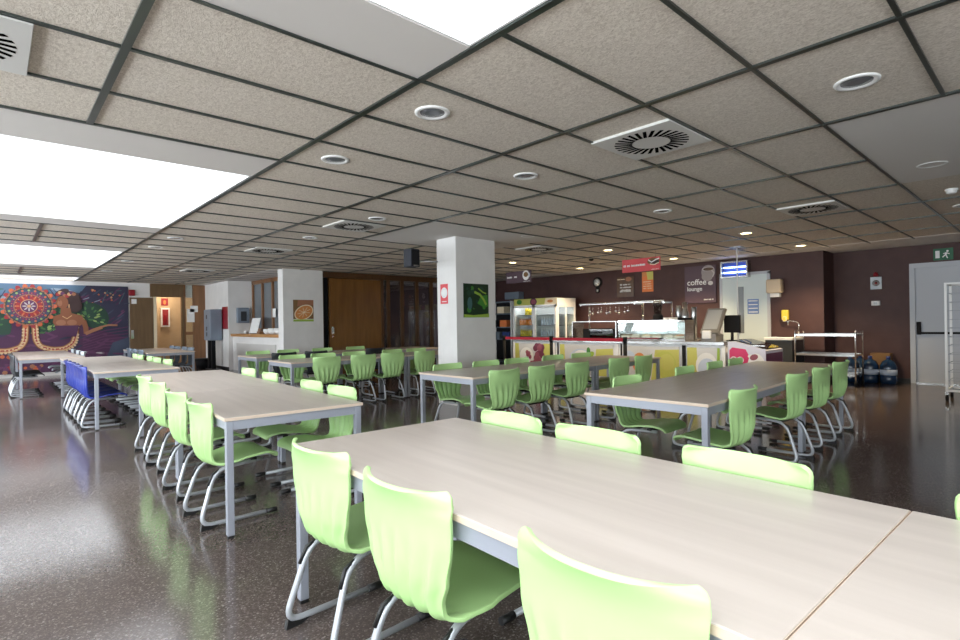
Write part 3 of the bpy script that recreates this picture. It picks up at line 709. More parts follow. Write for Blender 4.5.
picture('fruit_picture', 'orange slice picture on the white wall beside the wooden doors', (5.29, 12.349, 1.36), (1, 0, 0), .51, .52, orange_pic, .012)
def green_pic(f, w, h):
    f.poly([(0, 0), (w, 0), (w, h), (0, h)], M['deepg'])
    rn = random.Random(5)
    for k in range(26): f.disc(rn.uniform(.06, w - .06), rn.uniform(.12, h - .06), rn.uniform(.02, .05), M[rn.choice(['deepg', 'leafg', 'mu_green', 'deepg'])], None, 12)
    f.poly([(.28, .22), (.36, .34), (.50, .36), (.51, .18), (.44, .15)], M['leafg']); f.band([(.22, .4), (.34, .36), (.42, .28), (.47, .2)], .04, M['lime'])
    f.band([(.3, .46), (.4, .4), (.47, .38)], .022, M['lime']); f.disc(.12, .22, .05, M['mu_teal'], .1); f.poly([(0, 0), (w, 0), (w, .06), (.2, .035), (0, .05)], M['lime'])
picture('plant_picture', 'dark green leaf picture on the front face of the white pillar', (5.40, 6.275, 1.355), (1, 0, 0), .53, .53, green_pic, .018, 'black')
def round_poster(f, w, h):
    f.poly([(0, 0), (w, 0), (w, h), (0, h)], M['pinkred']); f.disc(w / 2, h * .56, w * .42, M['paper'], w * .42 * 1.05)
    f.ring(w / 2, h * .56, w * .30, w * .33, M['palegrey']); f.band([(w * .2, .035), (w * .8, .035)], .012, M['paper'])
picture('coral_poster', 'small coral poster with a white circle on the pillar edge', (5.259, 6.67, 1.575), (0, -1, 0), .19, .31, round_poster, .003)

# ------------------------------------------------------------------ bar counter and its equipment
CX = 9.5
r = thing('bar_counter', 'long white bar counter with fruit pictures on its front panels', 'counter', (CX, 0, 0))
b = MB(); b.box(.03, .92, 4.06, 9.2, .06, .80); b.build('body', M['white'], r)
box('plinth', .08, .88, 4.10, 9.16, 0, .06, M['black'], r)
box('worktop', -.02, .95, 4.04, 9.22, .80, .865, M['steel'], r, .006)
for y in (4.06, 4.79, 6.22, 7.90, 9.16): box('post', .0, .03, y - .03, y + .03, .06, .79, M['black'] if y in (4.79,) else M['white'], r)
for y in (6.17, 7.83): box('gap_strip', .012, .029, y - .05, y - .02, .06, .79, M['black'], r)
def pan(ya, yb, kind):
    def pt(f, w, h):
        f.poly([(0, 0), (w, 0), (w, h), (0, h)], M['panel_bg'])
        if kind == 0:
            f.poly([(.0, 0), (.17, 0), (.12, h), (0, h)], M['yellow']); f.poly([(w * .80, 0), (w, 0), (w, h), (w * .82, h)], M['yellow']); f.disc(w * .34, h * .55, .22, M['paper'], .2)
            rn = random.Random(2)
            for k in range(20): f.disc(w * .66 + rn.uniform(-.2, .16), h * .60 + rn.uniform(-.26, .2), .075, M[['grape', 'grape2'][k % 2]], None, 14)
            for k in range(5): f.disc(w * .36 + rn.uniform(-.05, .1), h * .56 + rn.uniform(-.05, .08), .05, M['grape2'], None, 12)
        elif kind == 1:
            f.poly([(0, 0), (.16, 0), (.13, h), (0, h)], M['yellow']); f.poly([(w * .66, 0), (w, 0), (w, h * .9), (w * .7, h * .86)], M['yellow'])
            f.disc(w * .4, h * .5, .3, M['bottle_w'], .24); f.disc(w * .42, h * .52, .24, M['paper'], .2); f.disc(w * .56, h * .8, .05, M['leafg'], .08, 12); f.disc(w * .6, h * .68, .10, M['lime'], .06, 12, .5)
        elif kind == 2:
            f.poly([(w * .52, 0), (w, 0), (w, h * .93), (w * .6, h * .9)], M['yellow']); f.disc(w * .76, h * .48, .24, M['lime_soft'], .26); f.disc(w * .80, h * .55, .15, M['yellow'], .16)
            f.disc(w * .32, h * .5, .15, M['apricot'], .2); f.disc(w * .27, h * .45, .09, M['orange'], .15); f.disc(w * .12, h * .7, .14, M['bottle_w'], .1)
        else:
            f.poly([(0, 0), (w * .36, 0), (w * .3, h), (0, h)], M['yellow']); f.poly([(w * .88, 0), (w, 0), (w, h), (w * .93, h)], M['lime']); f.disc(w * .6, h * .5, .2, M['paper'], .24); f.disc(w * .62, h * .42, .17, M['bottle_w'], .19)
    return picture('front_panel', None, (.0, yb, .10), (0, -1, 0), yb - ya, .655, pt, .02, 'white', parent=r)
pan(8.02, 9.12, 0); pan(6.32, 7.72, 1); pan(4.88, 6.10, 2); pan(4.12, 4.72, 3)
# glass food display on the counter
r = thing('food_display_case', 'glass food display case standing on the bar counter', 'display case', (CX + .08, 0, .866))
box('base', 0, .36, 4.80, 6.24, 0, .05, M['steel'], r)
box('back_panel', .33, .36, 4.80, 6.24, .05, .38, M['steel'], r)
box('front_glass', 0, .008, 4.80, 6.24, .05, .38, M['glass'], r)
box('top_shelf', 0, .36, 4.80, 6.24, .38, .395, M['steel'], r)
for y in (4.80, 5.27, 5.74, 6.22): box('divider', .01, .33, y, y + .012, .05, .38, M['steel'] if y in (4.80, 6.22) else M['glass'], r)
fr = MB(); fr.box(-.006, .0, 4.80, 6.24, .365, .395); fr.box(-.006, 0, 4.8, 6.24, .03, .055); fr.build('frame', M['chrome'], r)
for q, y in enumerate((4.93, 5.16, 5.4, 5.63, 5.87, 6.1)):
    tag(MB().box(CX + .12, CX + .38, y - .10, y + .10, .918, .96, M['white'], .01).box(CX + .14, CX + .36, y - .08, y + .08, .96, .985, M[['apricot', 'paper', 'mu_pale', 'cream', 'paper', 'card'][q]], .01).build('food_tray'),
        'white food tray, %s from the coffee machine end inside the glass display case' % ORD[q], 'tray', 'trays in the display case')
# open shelf unit left of it with dark oven
r = thing('counter_shelf', 'low open steel shelf unit on the counter beside the glass fridge', 'shelf', (CX + .1, 0, .866))
box('top_board', 0, .42, 6.30, 7.45, .38, .395, M['steel'], r); box('bottom_board', 0, .42, 6.30, 7.45, 0, .015, M['steel'], r)
for y in (6.30, 7.43): box('side_panel', 0, .42, y, y + .02, .015, .38, M['steel'], r)
r = thing('counter_oven', 'dark oven inside the open steel shelf on the counter', 'oven', (CX + .16, 0, .882))
box('body', 0, .34, 6.36, 7.20, 0, .22, M['black'], r, .01); box('glass_door', -.008, 0, 6.42, 7.0, .03, .17, M['dark_glass'], r); box('handle', -.025, -.010, 6.42, 7.0, .185, .197, M['steel'], r)
# overhead rack
r = thing('overhead_shelf', 'long chrome shelf held on posts above the bar counter', 'shelf', (CX + .52, 0, .866))
box('board', 0, .34, 5.45, 7.55, .765, .785, M['steel'], r); MB().tube([(0, 5.45, .80), (0, 7.55, .80)], .012, None, 8).build('rail', M['chrome'], r)
for y in (5.47, 6.13, 7.53):
    for x in (.03, ) if y != 5.47 else (.03,): MB().tube([(x + .32, y, 0), (x + .32, y, .77)], .022, None, 10).build('post', M['chrome'], r)
    box('arm', .02, .34, y - .01, y + .01, .745, .765, M['chrome'], r)
for k in range(10):
    y = 6.32 + .115 * k; x = CX + .60 + (.05 if k % 2 else 0)
    o = MB().tube([(x, y, 1.63), (x, y, 1.50 - .02 * (k % 3))], .004, M['chrome'], 6).lathe([(.012, -.06), (.03, -.03), (.034, .0), (.001, .0)], (x, y, 1.50 - .02 * (k % 3)), M['chrome'], 10).build('hanging_ladle')
    tag(o, 'shiny utensil hanging under the chrome shelf above the bar counter', 'utensil', 'utensils under the chrome shelf')
# glass fridge
r = thing('drinks_fridge', 'tall two door glass drinks fridge at the end of the bar', 'fridge', (11.05, 0, 0))
c = MB(); c.box(.06, .85, 9.10, 9.14, .1, .2); c.box(.06, .85, 9.10, 9.14, 1.66, 1.9); c.box(.06, .12, 9.10, 9.14, .2, 1.66); c.box(.79, .85, 9.10, 9.14, .2, 1.66); c.box(.42, .46, 9.10, 9.14, .2, 1.66); c.box(.06, .85, 10.64, 10.68, .1, 1.9); c.box(.81, .85, 9.14, 10.64, .1, 1.9); c.box(.06, .81, 9.14, 10.64, 1.72, 1.9); c.box(.06, .81, 9.14, 10.64, .1, .16)
c.build('cabinet', M['white'], r); box('plinth', .08, .8, 9.12, 10.66, 0, .1, M['black'], r)
box('side_glass', .12, .79, 9.115, 9.122, .2, 1.66, M['glass'], r); box('lamp_strip', .10, .14, 9.2, 10.6, 1.69, 1.715, M['fridge_lamp'], r)
for z in (.55, .86, 1.17, 1.46): box('shelf', .10, .8, 9.15, 10.63, z - .012, z, M['steel'], r)
for ya, yb in ((9.10, 9.89), (9.895, 10.68)):
    d = MB()
    for a, q in ((ya, ya + .06), (yb - .06, yb)): d.box(0, .05, a, q, .12, 1.72)
    d.box(0, .05, ya, yb, .12, .2); d.box(0, .05, ya, yb, 1.66, 1.72)
    d = d.build('door', M['white'], r); box('door_glass', .02, .028, ya + .06, yb - .06, .2, 1.66, M['glass'], d); box('handle', -.02, 0, ya + .02, ya + .04, .8, 1.2, M['steel'], d)
def head(f, w, h):
    f.poly([(0, 0), (w, 0), (w, h), (0, h)], M['yellow']); f.disc(w * .13, h * .55, .1, M['leafg'], .07); f.disc(w * .47, h * .5, .13, M['plum'], .1); f.disc(w * .47, h * .5, .09, M['grape2'], .07)
    f.poly([(w * .72, 0), (w, 0), (w, h), (w * .75, h)], M['cream']); f.disc(w * .85, h * .5, .1, M['apricot'], .04)
picture('header_sign', None, (.055, 10.68, 1.73), (0, -1, 0), 1.58, .18, head, .004, 'white', parent=r)
def bottle(x, y, z, m, name, lab, grp, s=1.0):
    o = MB().lathe([(.028 * s, 0), (.032 * s, .01), (.032 * s, .13 * s), (.013 * s, .18 * s), (.013 * s, .205 * s), (.001, .205 * s)], (x, y, z), M[m], 10).lathe([(.015 * s, .195 * s), (.015 * s, .22 * s), (.001, .22 * s)], (x, y, z), M['paper'], 8).build(name)
    tag(o, lab, 'bottle', grp)
for k in range(7):
    bottle(11.2, 10.08 + .075 * k, 1.173, 'bottle_o', 'juice_bottle', 'orange drink bottle on a shelf behind the far glass door of the fridge', 'orange bottles in the fridge')
    bottle(11.2, 10.05 + .075 * k, .863, 'bottle_y', 'juice_bottle', 'yellow drink bottle below the orange ones in the glass fridge', 'yellow bottles in the fridge')
    if k < 5: bottle(11.2, 9.98 + .08 * k, 1.463, 'bottle_y', 'juice_bottle', 'yellow drink bottle on the top shelf of the glass fridge', 'yellow bottles on the top fridge shelf')
    bottle(11.2, 9.2 + .085 * k, 1.173, 'bottle_w', 'water_bottle', 'clear water bottle on the middle shelf behind the near fridge door', 'water bottles on the middle fridge shelf')
    bottle(11.2, 9.22 + .085 * k, .863, 'bottle_w', 'water_bottle', 'clear water bottle on the lower shelf behind the near fridge door', 'water bottles on the lower fridge shelf')
# shelf unit with cups beyond the fridge, seen beside the pillar
r = thing('storage_shelf', 'dark shelf unit with things on it between white pillar and glass fridge', 'shelf', (11.1, 0, 0))
for y in (10.8, 11.9): box('side', 0, .5, y, y + .03, 0, 1.88, M['white'], r)
box('back', .47, .5, 10.83, 11.9, 0, 1.88, M['black'], r)
for z in (.1, .75, 1.1, 1.5, 1.85): box('shelf_board', 0, .47, 10.83, 11.9, z, z + .03, M['grey'], r)
for q, (y, z, m) in enumerate(((11.1, .78, 'navy'), (11.5, .78, 'grey'), (11.2, 1.13, 'orange'), (11.6, 1.13, 'black'), (11.3, 1.53, 'cream'))):
    tag(box('storage_box', 11.16, 11.5, y - .14, y + .14, z + .001, z + .2, M[m], None, .01), ['dark blue box on the lower shelf beside the pillar', 'grey box on the lower shelf beside the pillar', 'orange box on the middle shelf beside the pillar', 'black box on the middle shelf beside the pillar', 'cream box on the upper shelf beside the pillar'][q], 'box')
tag(box('wall_projector_box', 11.95, 12.19, 11.3, 11.9, 1.98, 2.2, M['grey_paint'], None, .01), 'dark box with a pale top edge fixed high on the brown wall', 'wall box')
# back counter along the wall
r = thing('back_counter', 'steel back counter along the brown wall behind the bar', 'counter', (11.55, 0, 0))
box('body', .02, .63, 5.35, 9.0, .05, .82, M['steel'], r); box('worktop', 0, .635, 5.33, 9.02, .82, .86, M['steel'], r); box('plinth', .06, .6, 5.4, 8.95, 0, .05, M['black'], r)
# blender on the display
r = thing('blender', 'dark blender standing on top of the glass display case', 'blender', (CX + .27, 5.45, 1.262))
MB().lathe([(.10, 0), (.10, .08), (.07, .13)], (0, 0, 0), None, 16).build('base', M['black'], r); MB().lathe([(.065, .13), (.09, .30), (.092, .33)], (0, 0, 0), None, 16).build('jug', M['dark_glass'], r); MB().lathe([(.09, .33), (.085, .37), (.03, .39), (.001, .39)], (0, 0, 0), None, 16).build('lid', M['steel'], r)
for k in range(4):
    x, y = CX + .16 + .12 * (k // 2), 5.10 + .12 * (k % 2)
    tag(MB().lathe([(.045, 0), (.05, .004), (.052, .05), (.001, .05)], (x, y, 1.262), None, 14).build('saucer_stack', M['paper']), 'stack of white saucers on the display case beside the blender', 'crockery', 'white saucers on the display case')
# coffee machine
r = thing('coffee_machine', 'chrome coffee machine with tall cylinders beside the cash register', 'coffee machine', (CX + .66, 5.10, .866))
box('body', -.2, .25, -.10, .22, 0, .10, M['steel'], r, .01)
for y, h, rr in ((-.20, .62, .055), (.12, .66, .055)):
    MB().lathe([(rr, .0), (rr, h), (rr * .8, h + .03), (.001, h + .03)], (0, y, 0), None, 20).build('cylinder', M['steel'], r)
MB().lathe([(.08, .10), (.08, .52), (.05, .60), (.05, .74), (.001, .75)], (-.03, -.03, 0), None, 20).build('boiler', M['steel'], r)
box('head', -.17, .05, -.12, .12, .36, .44, M['black'], r, .01); MB().lathe([(.05, .30), (.055, .35), (.04, .37)], (-.13, -.05, 0), None, 14).build('funnel', M['red'], r)
# cash register
r = thing('cash_register', 'grey touch screen cash register tilted back on the counter', 'cash register', (CX + .25, 4.33, .866))
MB().prism([(-.20, .14, 0), (.10, .14, 0), (.12, .14, .12), (-.08, .14, .16), (-.20, .14, .14)], (0, -.26, 0)).build('base', M['housing'], r)
MB().prism([(-.21, .16, .16), (-.14, .16, .12), (.20, .16, .58), (.12, .16, .60), (-.16, .16, .22)], (0, -.32, 0)).build('housing', M['housing'], r)
MB().prism([(-.168, .13, .226), (-.162, .13, .222), (.092, .13, .568), (.086, .13, .572)], (0, -.26, 0)).build('touch_screen', M['screen'], r)
box('printer', -.24, -.06, -.04, .12, .05, .2, M['paper'], r, .02)
r = thing('monitor', 'black monitor seen from behind beside the cash register', 'monitor', (CX + .56, 4.07, 0.866))
box('foot', -.08, .08, -.02, .14, 0, .015, M['black'], r); box('stand', -.02, .02, .04, .08, .015, .2, M['black'], r); box('screen', -.025, .025, -.09, .2, .15, .47, M['black'], r, .01)
# freezer
r = thing('ice_cream_freezer', 'lilac ice cream freezer with pink heart print and sloping top', 'freezer', (CX, 3.36, 0))
sd = [(0, .0, .05), (0, .62, .05), (0, .62, .87), (0, .50, .875), (0, .20, .80), (0, .0, .73)]
MB().prism([(.0, y, z) for _, y, z in sd], (.80, 0, 0)).build('body', M['lilac'], r)
box('plinth', .04, .76, .03, .59, 0, .05, M['black'], r)
MB().prism([(.06, .03, .745), (.06, .20, .805), (.06, .50, .88), (.06, .60, .88), (.06, .60, .90), (.06, .50, .90), (.06, .20, .825), (.06, .03, .765)], (.7, 0, 0)).build('glass_lid', M['dark_glass'], r)
box('lid_rail', .02, .06, .02, .3, .80, .815, M['steel'], r)
def fz(f, w, h):
    f.poly([(.02, .02), (w - .01, .02), (w - .01, h * .86), (w * .66, h), (.02, h + .07)], M['lilac'])
    f.poly([(.03, h * .42), (.20, h * .34), (.32, h * .55), (.36, h * .80), (.30, h * .98), (.08, h * 1.02), (.03, h * .95)], M['magenta'])
    f.disc(w * .76, h * .5, .15, M['paper'], .25, 20); f.disc(w * .62, h * .80, .05, M['paper'], .03); f.disc(w * .70, h * .78, .07, M['grape2'], .05, 12, .4); f.disc(w * .58, h * .55, .06, M['grape'], .045, 12); f.disc(w * .5, h * .45, .05, M['cap'], .03, 12)
    f.poly([(.03, .05), (.2, .05), (.3, h * .30), (.03, h * .36)], M['magenta'])
    def heart(s):
        pts = []
        for k in range(25):
            t = 2 * PI * k / 24 + PI; pts.append((.155 + s * .0068 * 16 * math.sin(t) ** 3, h * .66 + s * .0062 * (13 * math.cos(t) - 5 * math.cos(2 * t) - 2 * math.cos(3 * t) - math.cos(4 * t))))
        return pts
    f.band(heart(1.0), .018, M['paper']); f.band(heart(.55), .014, M['paper'])
picture('front_print', None, (-.002, .62, .10), (0, -1, 0), .62, .66, fz, .001, 'lilac', parent=r)
def fz2(f, w, h):
    f.poly([(0, 0), (w, 0), (w, h), (0, h)], M['purple']); f.ring(w * .45, h * .6, .06, .075, M['grape2'], 16); f.disc(w * .45, h * .45, .03, M['grape2'])
picture('side_print', None, (.02, -.002, .10), (1, 0, 0), .76, .58, fz2, .001, 'purple', parent=r)
# cable pole to the ceiling
tag(MB().tube([(10.25, 4.10, .866), (10.25, 4.10, H - .01)], .012, M['white'], 10).box(10.15, 10.35, 4.0, 4.2, H - .012, H - .001, M['palegrey']).build('cable_pole'), 'thin white cable pole rising from the counter to the ceiling', 'pole')

# queue barrier
pp = [(9.0, 9.0), (8.95, 7.51), (8.9, 5.65)]
for q, (x, y) in enumerate(pp):
    r = thing('barrier_post', ['black belt barrier post beside the white pillar', 'black belt barrier post in the middle of the red belts', 'black belt barrier post where the red belt ends at the display case'][q], 'barrier post', (x, y, 0), 0, 'queue barrier posts')
    MB().lathe([(.16, 0), (.16, .012), (.03, .03)], (0, 0, 0), None, 24).build('base', M['black'], r); MB().lathe([(.036, .03), (.036, .84)], (0, 0, 0), None, 16).build('pole', M['black'], r); MB().lathe([(.042, .84), (.042, .95), (.035, .955), (.001, .955)], (0, 0, 0), None, 16).build('head', M['black'], r)
for (x0, y0), (x1, y1), lb in ((pp[0], pp[1], 'red belt stretched between the first two barrier posts'), (pp[1], pp[2], 'red belt stretched towards the display case, longer one')):
    d = Vector((x1 - x0, y1 - y0, 0)).normalized() * .043; z0, z1 = .865, .925
    a, b = Vector((x0, y0, 0)) + d, Vector((x1, y1, 0)) - d
    tag(MB().prism([(a.x, a.y, z0), (b.x, b.y, z0), (b.x, b.y, z1), (a.x, a.y, z1)], (.003, 0, 0)).build('barrier_belt', M['belt']), lb, 'barrier belt', 'red barrier belts')

# ------------------------------------------------------------------ signs on and before the bar wall
def strokes(f, x0, x1, y, hgt, m, seed, gap=.3):
    rn = random.Random(seed); x = x0
    while x < x1:
        wd = rn.uniform(.35, .8) * hgt
        if rn.random() < .18: x += hgt * .5; continue
        f.poly([(x, y), (min(x + wd, x1), y), (min(x + wd, x1), y + hgt * rn.uniform(.7, 1)), (x, y + hgt * rn.uniform(.7, 1))], M[m]); x += wd + hgt * .16
def red_sign(f, w, h):
    f.poly([(0, 0), (w, 0), (w, h), (0, h)], M['pinkred']); strokes(f, .03, w * .62, h * .42, .045, 'paper', 1)
    f.disc(w * .83, h * .68, .13, M['card'], .07, 18); f.disc(w * .86, h * .60, .10, M['mu_hair'], .05, 16); f.band([(w * .70, h * .82), (w * .78, h * .62), (w * .9, h * .8), (w * .98, h * .86)], .022, M['paper']); f.band([(w * .74, h * .5), (w * .85, h * .42), (w * .97, h * .55)], .018, M['cream']); strokes(f, w * .78, w * .97, h * .06, .014, 'paper', 2)
def hang(sign, name, label, o, w, h, paint, bmat):
    r = thing(name, label, 'sign', (o[0], o[1], o[2]), 0)
    picture('sign_board', None, (0, 0, 0), (0, -1, 0), w, h, paint, .01, bmat, parent=r)
    for q in (.12, .88): MB().tube([(.005, -w * q, h), (.005, -w * q, H - o[2] - .001)], .002, None, 6).build('wire', M['steel'], r)
hang(1, 'hanging_sign', 'red sign hanging from the ceiling over the display case', (9.5, 6.07, 2.235), .84, .26, red_sign, 'pinkred')
def plum_sign(f, w, h):
    f.poly([(0, 0), (w, 0), (w, h), (0, h)], M['plum']); strokes(f, .04, w * .45, h * .45, .045, 'paper', 5); f.disc(w * .8, h * .6, .11, M['paper'], .12, 18); f.disc(w * .80, h * .66, .075, M['card'], .06, 16); f.disc(w * .93, h * .6, .03, M['palegrey'], .05); strokes(f, w * .7, w * .95, h * .06, .014, 'paper', 6)
hang(1, 'hanging_sign', 'dark plum sign with a white cup hanging above the drinks fridge', (9.5, 9.40, 2.225), .84, .28, plum_sign, 'plum')
def coffee_paint(f, w, h):
    f.poly([(0, 0), (w, 0), (w, h), (0, h)], M['plum'])
    for k, (a, b, rr) in enumerate(((.76, .82, .16), (.73, .70, .13))): f.disc(w * a, h * b, rr, M['cup'], rr * (1.0 if k == 0 else .85), 20)
    f.disc(w * .76, h * .90, .14, M['mu_pale'], .05, 20); f.disc(w * .77, h * .895, .12, M['wood_dark'], .038, 18); f.disc(w * .83, h * .52, .06, M['skirting'], .05, 12); f.band([(w * .87, h * .86), (w * .95, h * .78), (w * .9, h * .68)], .025, M['mu_pale']); strokes(f, w * .62, w * .92, h * .07, .03, 'paper', 8)
r = thing('coffee_sign', 'dark plum coffee lounge sign with a cup behind the counter', 'sign', (12.17, 6.08, 1.65))
picture('sign_board', None, (0, 0, 0), (0, -1, 0), .74, .86, coffee_paint, .02, 'plum', parent=r)
for tx, zz, sz in (('coffee', .42, .19), ('lounge', .285, .135)):
    text_mesh('lettering', tx, sz, M['paper'], r, (-.006, -.06, zz), (PI / 2, 0, -PI / 2))
def menu(f, w, h):
    f.poly([(0, 0), (w, 0), (w, h), (0, h)], M['wood_dark']); f.disc(w * .7, h * .88, .09, M['mu_skin2'], .06); strokes(f, .02, w * .5, h * .86, .03, 'cream', 9)
    for q, zz in enumerate((.58, .44, .30, .24)): strokes(f, w * .2, w * .85, h * zz, .04, 'skirting', 20 + q)
picture('menu_board', 'dark menu board with pale lines of text on the brown wall', (12.19, 7.96, 1.88), (0, -1, 0), .50, .52, menu, .012, 'wood_dark', cat='sign')
def op(f, w, h):
    f.poly([(0, 0), (w, 0), (w, h), (0, h)], M['orange']); f.poly([(w * .5, h * .6), (w, h * .6), (w, h), (w * .4, h)], M['yellow']); f.poly([(0, h * .75), (w * .4, h * .8), (w * .35, h), (0, h)], M['apricot'])
    for q in range(4): strokes(f, w * .12, w * .85, h * (.15 + .11 * q), .025, 'cream', 40 + q)
picture('poster_picture', 'orange poster on the brown wall below the red hanging sign', (12.19, 7.22, 1.98), (0, -1, 0), .31, .50, op, .006, 'orange', cat='poster')
r = thing('wall_clock', 'black round wall clock with white face and pendulum', 'clock', (12.18, 8.56, 2.31))
MB().lathe([(.145, .015), (.14, -.02), (.115, -.03), (.001, -.03)], (0, 0, 0), None, 28, 'x').build('case', M['black'], r); MB().lathe([(.10, -.032), (.001, -.033)], (0, 0, 0), None, 28, 'x').build('face', M['paper'], r)
MB().prism([(-.01, -.05, -.10), (-.01, .05, -.10), (-.01, .065, -.26), (-.01, 0, -.30), (-.01, -.065, -.26)], (.02, 0, 0)).build('pendulum_case', M['black'], r); MB().lathe([(.035, -.016), (.001, -.017)], (0, 0, -.22), None, 16, 'x').build('pendulum', M['paper'], r)
for a, l in ((.9, .05), (-2.2, .075)): MB().tube([(-.036, 0, 0), (-.036, l * math.sin(a), l * math.cos(a))], .005, None, 6).build('hand', M['black'], r)
# UV insect lamp
r = thing('insect_lamp', 'blue glowing insect lamp on the wall above the pale door', 'lamp', (12.05, 4.88, 2.17))
f = MB(); f.box(-.04, .148, -.29, .29, 0, .03); f.box(-.04, .148, -.29, .29, .33, .36); f.box(-.04, .148, -.29, -.26, .03, .33); f.box(-.04, .148, .26, .29, .03, .33); f.build('housing', M['steel'], r)
box('back_plate', .1, .148, -.26, .26, .03, .33, M['navy'], r)
for z in (.12, .23): MB().tube([(.03, -.24, z), (.03, .24, z)], .016, None, 10).build('tube_lamp', M['uv'], r)
g = MB()
for q in range(4): g.box(-.036, -.03, -.26, .26, .05 + .08 * q, .056 + .08 * q)
g.build('guard', M['black'], r)
r = thing('paper_towel_dispenser', 'beige paper towel dispenser on the brown wall beside the pale door', 'dispenser', (12.19, 4.08, 1.76))
MB().box(-.20, 0, -.145, .145, .03, .32, M['papertowel'], .03).build('case', None, r); box('towel', -.14, -.04, -.10, .08, -.05, .03, M['paper'], r)
tag(MB().box(12.10, 12.19, 3.84, 3.97, 1.23, 1.44, M['soap'], .02).box(12.095, 12.15, 3.87, 3.94, 1.20, 1.30, M['paper'], .008).build('soap_dispenser'), 'yellow soap dispenser on the brown wall over the sink', 'dispenser')
r = thing('sink_unit', 'dark steel sink unit with a pale top against the brown wall', 'sink', (11.5, 3.58, 0))
box('cabinet', .02, .68, .01, .50, .08, .83, M['dark'], r); box('top', 0, .69, 0, .52, .83, .885, M['white'], r, .01); box('plinth', .05, .65, .03, .48, 0, .08, M['black'], r); box('basin', .12, .55, .08, .42, .8855, .89, M['steel'], r)
MB().tube(fillet([(.60, .06, .885), (.60, .06, 1.18), (.60, .26, 1.22), (.60, .26, 1.12)], [.06, .04], 5), .013, None, 10).build('faucet', M['chrome'], r)

# trolley
r = thing('serving_trolley', 'steel serving trolley with three shelves near the dark corner', 'trolley', (11.75, 3.05, 0))
for z in (.20, .56, .93):
    t = MB(); t.box(-.25, .25, -.50, .48, z - .012, z); t.box(-.25, -.238, -.5, .48, z, z + .03); t.box(.238, .25, -.5, .48, z, z + .03); t.box(-.238, .238, -.5, -.488, z, z + .03); t.box(-.238, .238, .468, .48, z, z + .03)
    t.build('shelf', M['steel'], r)
for y in (-.50, .48):
    MB().tube(fillet([(-.26, y, .10), (-.26, y, 1.02), (.26, y, 1.02), (.26, y, .10)], [.05, .05], 4), .013, None, 8).build('frame', M['chrome'], r)
for x in (-.26, .26):
    for y in (-.50, .48): MB().lathe([(.05, -.014), (.05, .014)], (x, y, .05), None, 14, 'y').build('caster', M['black'], r)
# blue water bottles
for q, (x, y, lb) in enumerate(((12.45, 2.53, 'big blue water bottle beside the trolley, front one with pale label'), (12.47, 2.25, 'big blue water bottle nearest the emergency door'), (12.72, 2.75, 'big blue water bottle behind the trolley in the dark corner'), (12.45, 2.85, 'big blue water bottle behind the steel trolley'))):
    r = thing('water_bottle', lb, 'bottle', (x, y, 0), 0, 'large blue water bottles')
    MB().lathe([(.11, 0), (.135, .02), (.135, .14), (.128, .15), (.135, .16), (.135, .34), (.10, .42), (.03, .46), (.03, .50), (.001, .50)], (0, 0, 0), None, 20).build('body', M['water'], r); MB().lathe([(.137, .17), (.137, .27)], (0, 0, 0), None, 20).build('label_band', M['bottle_w'], r); MB().lathe([(.034, .47), (.034, .52), (.001, .52)], (0, 0, 0), None, 12).build('cap', M['navy'], r)
tag(box('cardboard_box', 12.64, 12.87, 2.25, 2.57, 0, .56, M['card'], None, .005), 'brown cardboard box behind the blue water bottles', 'box')
# emergency signs
def exit_paint(f, w, h):
    f.poly([(0, 0), (w, 0), (w, h), (0, h)], M['exitg']); f.poly([(.03, .04), (.09, .04), (.09, h - .04), (.03, h - .04)], M['paper'])
    f.disc(.20, h - .055, .018, M['paper'], None, 10); f.band([(.19, h - .08), (.175, .10)], .03, M['paper']); f.band([(.175, .10), (.20, .03)], .018, M['paper']); f.band([(.175, .10), (.13, .05)], .018, M['paper']); f.band([(.185, h - .085), (.23, h - .11)], .015, M['paper']); f.band([(.185, h - .085), (.14, h - .10)], .015, M['paper'])
picture('exit_sign', 'green emergency exit sign with running figure above the grey door', (12.895, 1.63, 2.29), (0, -1, 0), .28, .215, exit_paint, .012, 'exitg', cat='sign')
r = thing('fire_alarm_switch', 'white fire alarm plate with red lamp on the dark wall', 'fire alarm', (12.89, 2.5, 1.81))
box('plate', -.02, 0, -.09, .09, 0, .24, M['palegrey'], r)
MB().lathe([(.06, -.022), (.001, -.024)], (0, 0, .12), None, 18, 'x').build('disc', M['mu_pale'], r); MB().lathe([(.025, -.026), (.001, -.028)], (0, 0, .12), None, 12, 'x').build('button', M['mu_red'], r); MB().lathe([(.04, 0), (.04, .05), (.02, .08), (.001, .08)], (-.035, 0, .25), None, 14).build('beacon', M['red'], r)
tag(MB().box(12.86, 12.895, 2.44, 2.58, 1.49, 1.58, M['paper'], .006).box(12.853, 12.86, 2.48, 2.54, 1.51, 1.56, M['palegrey']).build('wall_switch'), 'small white switch box on the dark wall below the fire alarm', 'switch')

